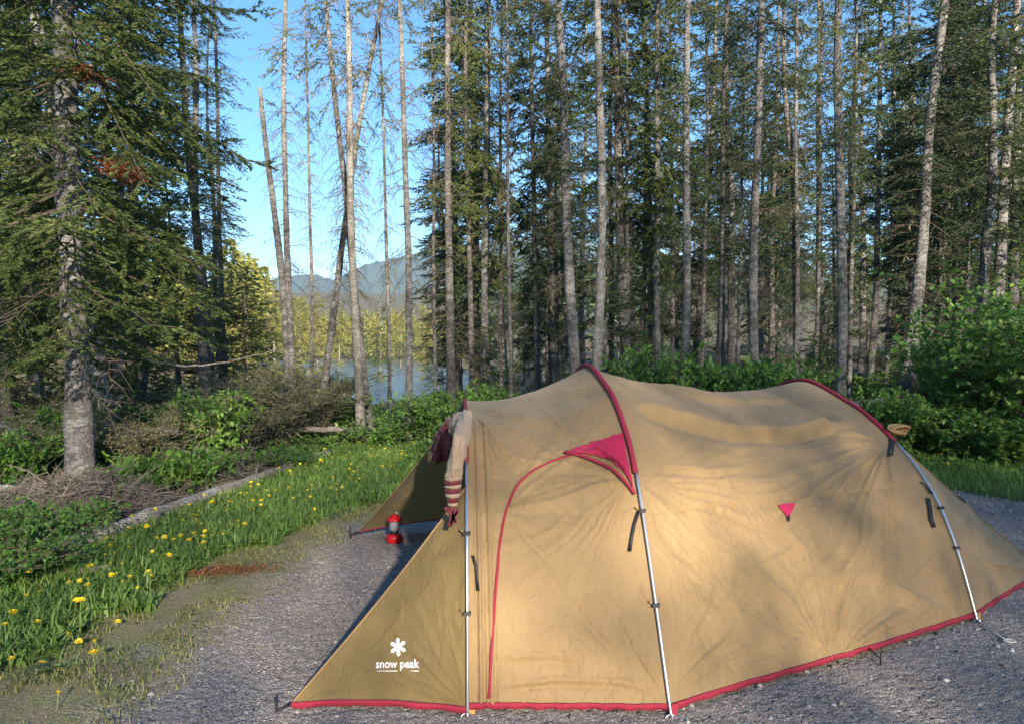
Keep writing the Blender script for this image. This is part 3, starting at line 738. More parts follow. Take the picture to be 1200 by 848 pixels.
def fx_lit(n):
    x = rng.uniform(-11, 14, n); y = rng.uniform(8.5, 26, n); k = (x < -2.6) | (y > 10.5)
    x, y = x[k], y[k]; return np.stack([x, y, height(x, y)+.01], -1)
def twigs(n, fx, L, name, label, mat):
    P = fx(n); n = len(P); D = rng.normal(0, 1, (n, 3)); D[:, 2] *= .18
    V, F = leaves(P, D, L*(.3+rng.random(n)), .012); tag(link(name, npmesh(name, V, F), M[mat], smooth=False), label, 'forest litter', kind='stuff')
twigs(9000, fx_lit, .5, 'forest_litter', 'fallen dead twigs littering the forest floor', 'twig_grey')

def grass(n, fx, h, wd, name, label, mat, lean=.45):
    P = fx(n); n = len(P); H_ = h*(.35+.85*rng.random(n))[:, None]; a = rng.random(n)*6.283
    o = np.stack([np.cos(a), np.sin(a), np.zeros(n)], -1); pr = np.stack([-np.sin(a), np.cos(a), np.zeros(n)], -1)
    le = (lean*(.3+1.2*rng.random(n)))[:, None]; W_ = (wd*(.6+.8*rng.random(n)))[:, None]; up = np.array([0, 0, 1.])
    p1 = P+H_*(up*.55+o*le*.3); p2 = P+H_*(up*(1-le*.25)+o*le)
    V = np.stack([P-pr*W_*.5, P+pr*W_*.5, p1+pr*W_*.4, p1-pr*W_*.4, p2], 1).reshape(-1, 3)
    b = np.arange(n)[:, None]*5
    F = np.concatenate([b+np.array([0, 1, 2]), b+np.array([0, 2, 3]), b+np.array([3, 2, 4])])
    return tag(link(name, npmesh(name, V, F), M[mat], smooth=False), label, 'grass', kind='stuff')
vin = lambda y: np.interp(y, ypts+[11, 13.5], xlp+[-.3, 2.5])
vout = lambda y: np.interp(y, [2.4, 5.7, 8, 11, 13.5], [-3.6, -3.48, -3.1, -2.68, -2.4])
def fx_verge(n):
    y = 2.6+9.6*rng.random(n)**.85; a = vin(y); b = vout(y); t = rng.random(n)
    x = a+.22+(b-a-.22)*t; c = np.array([fbm(p*2.2, q*2.2, 2, 3) for p, q in zip(x, y)])
    thin = ss(.22, .42, t+.22*c+ .25*ss(5.2, 8.0, y)); k = rng.random(n) < thin
    x, y = x[k], y[k]; return np.stack([x, y, np.maximum(height(x, y), 0)], -1)
grass(34000, fx_verge, .15, .009, 'verge_grass', 'green grass of the left verge between pad and ground log', 'grass', .7)
rng = np.random.default_rng(62)
grass(26000, fx_verge, .12, .028, 'verge_leaves', 'broad dandelion leaves in the left verge', 'grass', 1.2)
def fx_thin(n):
    y = 2.2+7*rng.random(n)**.9; a = vin(y); x = a+.02+rng.normal(0, .28, n)
    c = np.array([fbm(p*2.5, q*2.5, 8, 3) for p, q in zip(x, y)]); k = (c > -.05)& (x < a+1.1)
    x, y = x[k], y[k]; return np.stack([x, y, np.full(len(x), .01)], -1)
grass(22000, fx_thin, .045, .006, 'worn_grass', 'short dry yellowish grass worn thin at the pad edge', 'dry_grass', 1.2)
def fx_rg(n):
    x = rng.uniform(3.6, 12, n); y = rng.uniform(7.2, 11.4, n)
    k = (x > np.interp(y, ypts+[10], xrp+[2])-.1+.1*rng.normal(0, 1, n)); x, y = x[k], y[k]
    return np.stack([x, y, np.maximum(height(x, y), 0)], -1)
grass(52000, fx_rg, .12, .009, 'back_grass', 'green grass strip at the right beyond the gravel', 'grass', .8)
def fx_bg(n):
    x = rng.uniform(-1.5, 6, n); y = rng.uniform(8.9, 11.6, n); return np.stack([x, y, np.maximum(height(x, y), 0)], -1)
grass(20000, fx_bg, .14, .01, 'rear_grass', 'green grass behind the tent', 'grass', .8)

# dandelions
def dand_meshes():
    b = MB(); rr_ = random.Random(3)
    for k in range(46):
        a = rr_.random()*6.283; e = rr_.uniform(.05, 1.3); L = .021
        d = Vector((math.cos(a)*math.cos(e), math.sin(a)*math.cos(e), math.sin(e)*.55)); pr = Vector((-math.sin(a), math.cos(a), 0))*.0035
        i = len(b.v); b.v += [tuple(-pr*.6), tuple(pr*.6), tuple(d*L+pr), tuple(d*L*1.06), tuple(d*L-pr)]; b.f.append((i, i+1, i+2, i+3, i+4))
    hm = b.mesh('flower_head'); hm.materials.append(M['petal'])
    s = MB().tube([(0, 0, -.22), (.008, 0, -.1), (0, 0, 0)], .0022, 5); s.lathe([(.0022, -.012), (.006, -.006), (.0075, 0)], n=7)
    sm = s.mesh('stem'); sm.materials.append(M['stem']); return hm, sm
hm, sm = dand_meshes()
def dandelion(p, s, lab, grp):
    e = empty('dandelion', (p[0], p[1], p[2]-.0)); e.rotation_euler = (random.gauss(-.25, .3), random.gauss(0, .3), random.random()*6.28)
    e.scale = (s, s, s)
    for nm, me, dz in (('stem', sm, .2), ('flower_head', hm, .2)):
        o = bpy.data.objects.new(nm, me); col.objects.link(o); o.parent = e; o.location = (0, 0, dz)
    tag(e, lab, 'flower', grp)
random.seed(71)
D1 = [(60, 812), (110, 770), (46, 763), (92, 768-30), (135, 718), (120, 745), (8, 722), (20, 745), (12, 768), (80, 712), (72, 700), (150, 650), (143, 672), (158, 672), (152, 648), (205, 650), (235, 640), (262, 632), (22, 700), (5, 705), (40, 728), (95, 690), (100, 702), (172, 640), (228, 625), (240, 612), (265, 618), (275, 592), (232, 600), (60, 690)]
for (a, b) in D1:
    z = .10; p = gr(a, b, z); dandelion((p[0], p[1], z-.2), (.8+random.random()*.4), 'bright yellow dandelion in the near part of the left verge', 'dandelions in the near verge')
c = 0
while c < 190:
    y = random.uniform(3.6, 11.3); x = random.uniform(vout(y)+.1, vin(y)-.12); c += 1
    dandelion((x, y, random.uniform(-.02, .05)), random.uniform(.6, 1.1), 'yellow dandelion in the far part of the left verge', 'dandelions in the far verge')
for c in range(26):
    x = random.uniform(5.0, 8.2); y = random.uniform(9.6, 11.3)
    dandelion((x, y, random.uniform(-.05, .02)), random.uniform(.9, 1.3), 'pale yellow dandelion in the grass strip at right', 'dandelions in the right grass strip')

# ------------------------------------------------------------------ logs, brush, wood bits
def log(p0, p1, r0, r1, name, label, mat='deadwood', stubs=4, sag=0, seed=0):
    rn = random.Random(seed); p0 = Vector(p0); p1 = Vector(p1); n = 24
    P = [p0.lerp(p1, k/(n-1))+Vector((rn.gauss(0, .01), rn.gauss(0, .01), rn.gauss(0, .006)-sag*math.sin(math.pi*k/(n-1)))) for k in range(n)]
    b = MB().tube(P, [(r0+(r1-r0)*k/(n-1))*(1+.07*rn.gauss(0, 1)) for k in range(n)], 12)
    b.v = [tuple(Vector(v)+Vector(v).normalized()*.02*fbm(v[0]*6, v[1]*6, v[2]*6, 2)) for v in b.v]
    e = empty(name, tuple(p0)); me = b.mesh(name); me.transform(Matrix.Translation(-p0)); link('log_body', me, M[mat], e)
    for k in range(stubs):
        t = rn.uniform(.1, .95); q = p0.lerp(p1, t)-p0; d = Vector((rn.gauss(0, 1), rn.gauss(0, 1), abs(rn.gauss(0, 1))+.3)).normalized()
        MB().tube([q, q+d*rn.uniform(.1, .3)], [.018, .006], 5).build('branch_stub', M['twig_grey'], e)
    tag(e, label, 'log')
a = gr(100, 660); b = gr(395, 535)
log((a[0]-.25, a[1], .08), (b[0]-.1, b[1], .06), .085, .06, 'fallen_log', 'long grey weathered log lying along the left verge', seed=1)
log((-6.1, 10.1, .40), (-4.3, 9.9, .50), .085, .07, 'fallen_log', 'short dark fallen log propped behind the largest near trunk', 'bark_dark', 3, seed=2)
p = gr(0, 585); log((-6.6, 8.6, .1), (-4.9, 8.2, .06), .045, .03, 'fallen_branch', 'pale thin fallen branch at the left border', 'bark_pale', 2, seed=3)
log((4.2, 12.0, .55), (6.2, 12.3, .75), .075, .06, 'fallen_log', 'grey log lying just beyond the rear red arch of the tent', 'deadwood', 3, seed=4)
p0 = gr(40, 768); p1 = gr(150, 712); log((p0[0], p0[1], .03), (p1[0], p1[1], .04), .012, .006, 'fallen_stick', 'thin dark stick lying in the near left verge', 'twig', 0, seed=5)
log((-5.7, 10.2, 1.75), (-2.9, 9.3, 1.55), .018, .007, 'bare_branch', 'curved bare pale branch reaching out from the near spruce', 'deadwood', 3, .28, seed=6)
log((-7.3, 10.6, .55), (-5.2, 9.6, .30), .035, .02, 'fallen_branch', 'pale broken branch leaning behind the largest near trunk at the left border', 'bark_pale', 3, seed=8)
log((-6.2, 13.2, .2), (-2.6, 12.4, .25), .06, .045, 'fallen_log', 'weathered log lying under the olive twiggy bushes', 'deadwood', 3, seed=9)
# split wood slab
e = empty('wood_slab', tuple(gr(92, 678))); b = MB()
for k in range(5):
    b.box((-.12+.07*k, .02*math.sin(k*2), .03+.008*k), (.05, .004*k, .004), (-.01, .055-.006*k, .004), (0, 0, .018+.004*(k % 2)))
b.build('slab_body', M['cut'], e, False); MB().tube([(-.15, .07, .02), (.2, .065, .045)], [.02, .014], 6).build('bark_edge', M['bark_dark'], e)
tag(e, 'pale split slab of wood lying at the edge of the verge', 'wood')
# rusty leaves
rng = np.random.default_rng(81)
pc = gr(262, 674); Pn = np.stack([pc[0]+rng.normal(0, .16, 900), pc[1]+rng.normal(0, .07, 900)+.0, .02+.035*rng.random(900)], -1)
Pn[:, 0] += (Pn[:, 1]-pc[1])*1.2
Vv, Ff = leaves(Pn, rng.normal(0, 1, (900, 3))*[1, 1, .25], .022, .012)
tag(link('fallen_leaves', npmesh('fallen_leaves', Vv, Ff), M['needles_rust'], smooth=False), 'heap of rust-orange fallen needles at the pad edge', 'fallen leaves', kind='stuff')
def brush(c, rad, h, n, label, seed):
    r2 = random.Random(seed); e = empty('brush_pile', c); b = MB(); b2 = MB()
    for k in range(n):
        a = r2.random()*6.283; r = rad*math.sqrt(r2.random()); z = h*(1-(r/rad)**1.5)*r2.random()
        p = Vector((r*math.cos(a), r*math.sin(a)*.75, z)); d = Vector((r2.gauss(0, 1), r2.gauss(0, 1), r2.gauss(0, .4))).normalized()*r2.uniform(.15, .5)
        q = p+d; m_ = (p+q)/2+Vector((r2.gauss(0, .04), r2.gauss(0, .04), .04)); p.z = max(p.z, .0); q.z = max(q.z, 0)
        t = b if r2.random() < .6 else b2
        rr_ = r2.choice([.003, .004, .005, .009])
        t.tube([p, m_, q], [rr_, rr_*.8, rr_*.4], 3, False)
        for j in range(3):
            s = m_+Vector((r2.gauss(0, .1), r2.gauss(0, .1), r2.gauss(0, .06))); t.tube([m_, s], [.0025, .0015], 3, False)
    b.build('grey_twigs', M['twig_grey'], e, False); b2.build('brown_twigs', M['twig'], e, False)
    tag(e, label, 'brush pile')
g0 = gr(105, 605); brush((g0[0]-.1, g0[1], -.1), .92, .5, 2600, 'tangled pile of dead grey brush at the foot of the largest near spruce', 1)
g0 = gr(40, 600); brush((g0[0]-.3, g0[1], -.1), .7, .3, 900, 'smaller heap of brown dead twigs left of the main brush pile', 2)
g0 = gr(255, 560); brush((g0[0], g0[1], -.1), .8, .45, 900, 'dead twig heap under the olive bush by the ground log', 3)
# rusty dead sprays on the near tree
for (px, py, Yd, lab) in ((140, 200, 8.1, 'rust-brown dead needle spray hanging low in the near spruce'), (96, 86, 8.2, 'small rust-brown dead needle spray high in the near spruce')):
    c_ = at(px, py, Yd); k = 700; P_ = rng.normal(0, 1, (k, 3))*[.11, .08, .045]; P_[:, 2] -= P_[:, 0]*.3
    e = empty('dead_spray', tuple(c_)); V, F = leaves(P_, rng.normal(0, 1, (k, 3))+np.array([1, 0, -.5]), .06, .016); link('needles', npmesh('needles', V, F), M['needles_rust'], e, False)
    b = MB()
    for j in range(6): b.tube([(-.45, .25, .12), (rng.normal(0, .05), 0, .02), (rng.normal(.1, .05), rng.normal(0, .05), rng.normal(-.04, .03))], [.006, .003, .002], 4)
    b.build('twig', M['twig'], e); tag(e, lab, 'dead branch')

# ------------------------------------------------------------------ TENT
NH = 97
def hit(px, py, Np, u):
    d = ray(px, py); nrm = np.array([-u[1], u[0], 0.]); t = (nrm@(np.array([Np[0], Np[1], 0])-np.array([0, 0, CH])))/(nrm@d)
    P = np.array([0, 0, CH])+d*t; return (P[0]-Np[0])*u[0]+(P[1]-Np[1])*u[1], P[2]
def resample(S_, Z_, n):
    S_ = np.array(S_); Z_ = np.array(Z_)
    # smooth dense curve through points (Catmull-Rom)
    pts = np.stack([S_, Z_], -1); ext = np.vstack([2*pts[0]-pts[1], pts, 2*pts[-1]-pts[-2]]); out = []
    for i in range(1, len(ext)-2):
        p0, p1, p2, p3 = ext[i-1:i+3]
        for t in np.linspace(0, 1, 30, endpoint=False):
            out.append(.5*((2*p1)+(-p0+p2)*t+(2*p0-5*p1+4*p2-p3)*t*t+(-p0+3*p1-3*p2+p3)*t**3))
    out.append(pts[-1]); out = np.array(out); L = np.concatenate([[0], np.cumsum(np.hypot(*np.diff(out, axis=0).T))])
    q = np.linspace(0, L[-1], n); return np.interp(q, L, out[:, 0]), np.interp(q, L, out[:, 1])
def hoop(Np, apex_xy, h, prof):
    """prof: (s, z) pairs on the near half, mirrored behind the apex"""
    A_ = np.array(apex_xy)-Np; Sx = np.linalg.norm(A_); u = A_/Sx
    s = [p[0] for p in prof]+[Sx]+[2*Sx-p[0] for p in prof[::-1]]; z = [p[1] for p in prof]+[h]+[p[1] for p in prof[::-1]]
    s, z = resample(s, z, NH); return np.stack([Np[0]+u[0]*s, Np[1]+u[1]*s, z], -1), u
NA = gr(548, 841)[:2]; NB = gr(786, 843)[:2]; NC = gr(1144, 731)[:2]
apA = np.array([-.061*5.05, 5.05]); apB = np.array([.098*5.0, 5.0]); apC = np.array([.380*6.3, 6.3])
def unproj(Np, ap, pts):
    u = (ap-Np)/np.linalg.norm(ap-Np); return [hit(x, y, Np, u) for x, y in pts]
hA, uA = hoop(NA, apA, 1.235, [(0, .0), (.04, .22), (.12, .55), (.27, .84), (.55, 1.08), (.92, 1.22)])
profB = unproj(NB, apB, [(786, 843), (776, 770), (767, 705), (757, 635), (746, 565), (737, 520), (725, 483), (713, 458)])
profC = unproj(NC, apC, [(1144, 731), (1133, 690), (1118, 640), (1098, 590), (1073, 548), (1046, 516), (1020, 491), (995, 473)])
print('profB', [(round(a, 2), round(b, 2)) for a, b in profB]); print('profC', [(round(a, 2), round(b, 2)) for a, b in profC])
hB, uB = hoop(NB, apB, 1.505, profB)
hC, uC = hoop(NC, apC, 1.345, profC)
def tZ(hp, zc):      # index parameter t on near side where z = zc
    k = np.argmax(hp[:NH//2+1, 2] >= zc); return k/(NH-1)
def hp_at(hp, t):
    k = np.clip(t, 0, 1)*(NH-1); i = np.minimum(k.astype(int), NH-2); f = (k-i)[..., None]; return hp[i]*(1-f)+hp[i+1]*f
tent = empty('tent', (0.9, 4.9, 0)); T0 = np.array([.9, 4.9, 0])
tag(tent, 'tan tunnel tent with crimson arches and hem pitched on the gravel pad', 'tent')
TM = Matrix.Translation(-Vector(T0))
def tbuild(mb, name, mat, smooth=True, parent=None):
    me = mb.mesh(name) if isinstance(mb, MB) else mb
    if parent is None or parent is tent: me.transform(TM)
    else: me.transform(TM)
    return link(name, me, M[mat] if isinstance(mat, str) else mat, parent or tent, smooth)
cenT = np.array([1.0, 5.0, 0])
def panel(h0, h1, nu, nt_, t0=.0, t1=1., disp=None, sag=.05, z0=.045):
    ta = (t0 + (t1-t0)*np.linspace(0, 1, nt_)); u = np.linspace(0, 1, nu)
    A_ = hp_at(h0, ta); B_ = hp_at(h1, ta)
    # keep the hem a little off the ground
    U, Tt = np.meshgrid(u, ta, indexing='ij')
    P = A_[None]*(1-U[..., None])+B_[None]*U[..., None]
    def normals(P):
        du = np.gradient(P, axis=0); dt = np.gradient(P, axis=1); n_ = np.cross(dt, du); n_ /= np.maximum(np.linalg.norm(n_, axis=-1, keepdims=True), 1e-9)
        return n_
    n_ = normals(P)
    # orient outward
    mid = n_[nu//2, nt_//2]; out = P[nu//2, nt_//2]-np.array([cenT[0], cenT[1], .4]); 
    if mid@out < 0: n_ = -n_
    mouth = np.sin(np.pi*Tt)
    sg = sag*4*U*(1-U)*(.25+.75*mouth) if not callable(sag) else sag(U, Tt)
    P = P-n_*sg[..., None]
    if disp is not None: P = P+n_*disp(U, Tt, P)[..., None]
    P[..., 2] = np.maximum(P[..., 2], z0 if t0 == 0 else -1)
    return P, n_
def gridmesh(P, name, mask=None):
    a, b = P.shape[:2]; i = np.arange(a*b).reshape(a, b)
    F = np.stack([i[:-1, :-1], i[1:, :-1], i[1:, 1:], i[:-1, 1:]], -1)
    F = F.reshape(-1, 4) if mask is None else F[mask]
    me = npmesh(name, P.reshape(-1, 3), F); return me
def wrinkle_noise(P, sx, sz, amp, seed=0, o=3):
    out = np.zeros(P.shape[:2]); 
    for i in range(P.shape[0]):
        for j in range(P.shape[1]):
            p = P[i, j]; out[i, j] = noise.fractal((p[0]*sx, p[1]*sx+seed, p[2]*sz), 1.0, 2.0, o)
    return out*amp
def fan(PX, PY, cx, cy, a0, a1, k, rfall, amp, seed=0, r0=8):
    """folds that radiate from a point, measured in the panel's own flattened picture"""
    dx = PX-cx; dy = PY-cy; r = np.hypot(dx, dy); th = np.arctan2(-dy, dx)
    th = np.where(th < a0-1, th+2*np.pi, th)
    win = ss(a0-.12, a0+.12, th)*(1-ss(a1-.12, a1+.12, th))
    rs = np.random.default_rng(seed); ph = rs.random(3)*6
    tj = th+.035*np.sin(r/31+ph[2])+.02*np.sin(r/13+th*9)
    f = (1-np.abs(np.sin(k*.5*tj+ph[0])))**3*1.5+(1-np.abs(np.sin(k*.93*tj+ph[1])))**3+.6*(1-np.abs(np.sin(k*1.7*tj+ph[2])))**2+.5*np.sin(k*.7*tj+ph[1])
    f = f*(.7+.3*np.sin(th*7+r/27+ph[0]))
    return amp*f*win*ss(0, r0*3, r)*np.exp(-(r/rfall)**2)
def ridge(PX, PY, pts, wd, amp, skew=1):
    px = np.array([p[0] for p in pts]); py = np.array([p[1] for p in pts])
    y = np.interp(PX, px, py); d = (PY-y)*skew; wgt = ss(px[0]-5, px[0]+45, PX)*(1-ss(px[-1]-70, px[-1]+5, PX))
    return amp*wgt*np.exp(-(d/wd)**2)*(1-.9*np.exp(-((d-wd*1.1)/wd)**2)) - amp*.7*wgt*np.exp(-((d-wd*1.3)/(wd*.8))**2)
def flat(P): return proj(P)
rng = np.random.default_rng(5)
# --- panel B-C (sleeping side)
def dBC(U, Tt, P):
    X_, Y_ = flat(P); near = Tt < .5
    d = np.zeros_like(U)
    d += fan(X_, Y_, 1040, 520, 2.7, 4.9, 13, 220, 0.0189, 1)
    d += fan(X_, Y_, 978, 772, .5, 2.75, 15, 230, 0.0170, 2)
    d += fan(X_, Y_, 786, 815, .35, 1.75, 14, 230, 0.0133, 3)
    d += fan(X_, Y_, 1140, 728, 1.5, 3.05, 11, 170, 0.0133, 7)
    d += fan(X_, Y_, 742, 560, -1.3, .35, 15, 150, 0.0151, 4)
    d += ridge(X_, Y_, [(735, 470), (790, 488), (860, 506), (930, 508), (1015, 492)], 6, 0.0564)
    d += ridge(X_, Y_, [(725, 440), (790, 457), (850, 470), (900, 478)], 4, 0.0257)
    d += ridge(X_, Y_, [(850, 472), (900, 470), (970, 464)], 3, 0.0205)
    d += ridge(X_, Y_, [(760, 545), (830, 552), (900, 548)], 5, 0.0205)
    low = ss(585, 605, Y_ + (X_-745)*.10)
    w1 = wrinkle_noise(P, 5.5, 2.2, 1, 3, 4); w2 = wrinkle_noise(P, 17, 7, 1, 8, 3)
    d += .011*(-np.abs(w1)+.2) + (.006*(-np.abs(w2)))*(.3+1.0*low)
    env = np.minimum(1, 12*U*(1-U))*np.where(near, 1, .4)*ss(0, .012, Tt)
    # crisp stretched seam line
    sy = 603-(X_-745)*.105; d -= .004*np.exp(-((Y_-sy)/2.2)**2)*near
    return d*env
def sagBC(U, Tt):
    m_ = np.sin(np.pi*Tt); s = 4*U*(1-U)
    bot = np.exp(-(Tt/.05)**2)*-.05*np.exp(-((U-.57)/.25)**2)
    return (.095*m_**2+.03*m_)*s + bot
PBC, nBC = panel(hB, hC, 300, 440, 0.0125, .9875, dBC, sagBC, .045)
tbuild(gridmesh(PBC, 'roof_panel'), 'roof_panel', 'tan')
# --- panel A-B (door side)
def dAB(U, Tt, P):
    X_, Y_ = flat(P); near = Tt < .5; d = np.zeros_like(U)
    d += fan(X_, Y_, 552, 482, -1.1, .25, 16, 120, 0.0133, 11)
    d += fan(X_, Y_, 740, 560, 2.3, 4.5, 14, 170, 0.0133, 12)
    d += fan(X_, Y_, 585, 600, -1.0, 1.0, 12, 130, 0.0114, 13)
    d += fan(X_, Y_, 782, 815, 1.9, 3.1, 16, 180, 0.0114, 14)
    d += ridge(X_, Y_, [(580, 805), (650, 797), (720, 799), (775, 806)], 4, 0.0205)
    d += ridge(X_, Y_, [(580, 770), (650, 768), (700, 772)], 5, 0.0128)
    w1 = wrinkle_noise(P, 6, 4.5, 1, 13, 4); w2 = wrinkle_noise(P, 20, 11, 1, 18, 3)
    d += .008*(-np.abs(w1)+.2)+.0042*(-np.abs(w2))
    # gathered vertical folds between pole A and the zip
    strip = (1-ss(.10, .17, U))*ss(0, .02, U)*near
    d += strip*(.010*np.sin(U*2*np.pi*19)+.006*np.sin(U*2*np.pi*33+Tt*6))*(1-ss(.24, .38, Tt))
    env = np.minimum(1, 14*U*(1-U))*np.where(near, 1, .4)*ss(0, .012, Tt)
    return d*env
def sagAB(U, Tt): return (.03+.02*np.sin(np.pi*Tt)**2)*4*U*(1-U)*np.sin(np.pi*Tt)**.7
PAB, nAB = panel(hA, hB, 220, 400, 0.0125, .9875, dAB, sagAB, .045)
pxx, pyy = proj(PAB)
door_poly = [(573, 900), (576, 760), (580, 700), (585, 640), (592, 600), (604, 570), (622, 552), (645, 540), (668, 533), (700, 533), (728, 552), (743, 576), (770, 700), (800, 820), (800, 900)]
def inpoly(x, y, poly):
    r = np.zeros(x.shape, bool); n_ = len(poly)
    for i in range(n_):
        x1, y1 = poly[i]; x2, y2 = poly[(i+1) % n_]
        c = ((y1 > y) != (y2 > y)) & (x < (x2-x1)*(y-y1)/(y2-y1+1e-9)+x1); r ^= c
    return r
cx = .25*(pxx[:-1, :-1]+pxx[1:, 1:]+pxx[:-1, 1:]+pxx[1:, :-1]); cy = .25*(pyy[:-1, :-1]+pyy[1:, 1:]+pyy[:-1, 1:]+pyy[1:, :-1])
mk = inpoly(cx, cy, door_poly); mk[:, 200:] = False
tbuild(gridmesh(PAB, 'front_panel', ~mk), 'front_panel', 'tan'); door = tbuild(gridmesh(PAB, 'side_door', mk), 'side_door', 'tan')
def pick(P, nn, px, py, off=.004):
    a, b = proj(P); h_ = P.shape[1]//2+6; d = (a[:, :h_]-px)**2+(b[:, :h_]-py)**2; i, j = np.unravel_index(np.argmin(d), d.shape)
    n_ = nn[i, j]; n_ = n_ if n_@(np.array([0, 0, CH])-P[i, j]) > 0 else -n_
    return P[i, j]+n_*off
def onpath(P, nn, pts, off=.004, step=6):
    out = []
    for (x0, y0), (x1, y1) in zip(pts[:-1], pts[1:]):
        k = max(1, int(math.hypot(x1-x0, y1-y0)/step))
        out += [pick(P, nn, x0+(x1-x0)*i/k, y0+(y1-y0)*i/k, off) for i in range(k)]
    out.append(pick(P, nn, *pts[-1], off)); out = np.array(out)
    for _ in range(2): out[1:-1] = (out[:-2]+2*out[1:-1]+out[2:])/4
    return out
zpts = [(573, 819), (576, 760), (580, 700), (585, 640), (592, 600), (604, 570), (622, 552), (645, 540), (668, 533)]
zp = onpath(PAB, nAB, zpts, .003); tbuild(MB().tube(zp, .0065, 6), 'zip', 'red')
zp2 = zp+np.array([-.016, -.003, 0]); 
# --- hems
def hem(P, j, name, mat='red', r=.011, n_=None):
    Q = P[:, j]; return tbuild(MB().tube(Q[::4] if len(Q) > 60 else Q, r, 6), name, mat)
def strip_hem(Q, hgt=.020, name='hem', mat='red'):
    Q = np.asarray(Q); Q = np.concatenate([Q[::5], Q[-1:]]); b = MB(); n_ = len(Q)
    for k, q in enumerate(Q):
        w_ = .010*math.sin(k*.9)+.008*math.sin(k*.37+1); t = Q[min(k+1, n_-1)]-Q[max(k-1, 0)]; o = np.array([t[1], -t[0], 0]); o /= max(np.linalg.norm(o), 1e-6)
        if o[1] > 0: o = -o
        for (a_, z_) in ((.001, .008), (.006, .004), (.007+.006*math.sin(k*1.3), -hgt), (.002+.006*math.sin(k*1.3), -hgt), (.001, 0)):
            p = q+o*(a_+w_*.3); b.v.append((p[0], p[1], max(q[2]+z_, .014+.0)))
    for k in range(n_-1):
        for m_ in range(5):
            m2 = (m_+1) % 5; b.f.append((k*5+m_, k*5+m2, (k+1)*5+m2, (k+1)*5+m_))
    return tbuild(b, name, mat)
strip_hem(PBC[:, 0]); strip_hem(PAB[:, 0])
hem(PBC, -1, 'hem'); hem(PAB, -1, 'hem')
# --- vestibule wings
def idx(hp, py):
    X_, Y_ = proj(hp); return int(np.argmin(np.abs(Y_[:NH//2]-py)))
K1 = np.append(gr(342, 826, .02)[:2], .03); K2 = np.append(gr(420, 628, .02)[:2], .06)
def wing(hp, tA, K_, na, nb, seed, edge_sag=.03, flip=1, fold_amp=1):
    ta = np.linspace(0, 1, nb)*tA if tA < .5 else 1-(np.linspace(0, 1, nb)*(1-tA))
    Rr = hp_at(hp, ta)
    if tA < .5: Rr[:, 2] = np.maximum(Rr[:, 2], .045)
    top = Rr[-1]; v = np.linspace(0, 1, nb); Lf = K_[None]*(1-v[:, None])+top[None]*v[:, None]
    d_ = (Rr[0]-K_); perp = (top-K_); 
    Lf = Lf+ (Rr[0]-K_)[None]*(edge_sag*np.sin(np.pi*v)*.9)[:, None]
    u = np.linspace(0, 1, na); P = Lf[None]*(1-u[:, None, None])+Rr[None]*u[:, None, None]
    du = np.gradient(P, axis=0); dt = np.gradient(P, axis=1); n_ = np.cross(du, dt); n_ /= np.maximum(np.linalg.norm(n_, axis=-1, keepdims=True), 1e-9)
    n_[:, -1] = n_[:, -2]
    U, Vv = np.meshgrid(u, v, indexing='ij'); X_, Y_ = flat(P)
    w1 = wrinkle_noise(P, 4.5, 4.5, 1, seed, 3)
    d = .012*(-np.abs(w1))*fold_amp
    kx, ky = proj(K_); d += fan(X_, Y_, float(kx), float(ky), -.2, 1.6, 15, 170, .006, seed)
    tx, ty = proj(Rr[0]); d += fan(X_, Y_, float(tx), float(ty), 1.4, 3.3, 13, 160, .006, seed+1)
    d *= np.minimum(1, 10*U*(1-U))*np.minimum(1, 12*Vv*(1-Vv)+.05)
    P = P+n_*d[..., None]
    # bottom edge bows up a little, and inward
    bow = np.exp(-(Vv/.06)**2)*4*U*(1-U); P[..., 2] += .02*bow
    return P, n_
tWA = idx(hA, 566)/(NH-1)
PW, nW = wing(hA, tWA, K1, 110, 130, 31)
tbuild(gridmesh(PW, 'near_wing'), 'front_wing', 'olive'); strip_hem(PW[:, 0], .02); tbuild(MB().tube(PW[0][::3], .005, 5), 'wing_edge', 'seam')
PF, nF = wing(hA, .60, K2, 80, 100, 41); PF[..., 2] += .12*np.linspace(0, 1, 80)[:, None]*(1-np.linspace(0, 1, 100)[None, :])
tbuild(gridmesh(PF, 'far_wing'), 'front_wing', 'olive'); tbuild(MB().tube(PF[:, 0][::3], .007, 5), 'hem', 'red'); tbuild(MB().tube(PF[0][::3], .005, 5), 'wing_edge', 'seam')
# --- rear end
X_, Y_ = proj(hC); kb = int(np.argmin(np.hypot(X_[:NH//2]-1046, Y_[:NH//2]-516))); tb_ = kb/(NH-1)
R1 = np.append(gr(1221, 675)[:2], .04); R2 = np.array([R1[0]-.75, R1[1]+2.3, .04])
print('rear', R1, R2, 'tb', tb_)
ta = np.linspace(.0125, .9875, 260); Cc = hp_at(hC, ta); fE = ss(tb_, tb_+.04, ta)*0+np.clip((ta-tb_)/(1-2*tb_), 0, 1)
E = R1[None]*(1-fE[:, None])+R2[None]*fE[:, None]; u = np.linspace(0, 1, 120)
PR = Cc[None]*(1-u[:, None, None])+E[None]*u[:, None, None]
du = np.gradient(PR, axis=0); dt = np.gradient(PR, axis=1); nR = np.cross(dt, du); nR /= np.maximum(np.linalg.norm(nR, axis=-1, keepdims=True), 1e-9)
nR[-1] = nR[-2]
if nR[60, 60]@np.array([.6, -1, .4]) < 0: nR = -nR
U, Tt = np.meshgrid(u, ta, indexing='ij'); X_, Y_ = flat(PR)
d = fan(X_, Y_, 1221, 675, 1.6, 3.9, 16, 170, .006, 51)+fan(X_, Y_, 1143, 728, .3, 1.9, 14, 120, .006, 52)-.008*np.abs(wrinkle_noise(PR, 4, 4, 1, 77, 3))
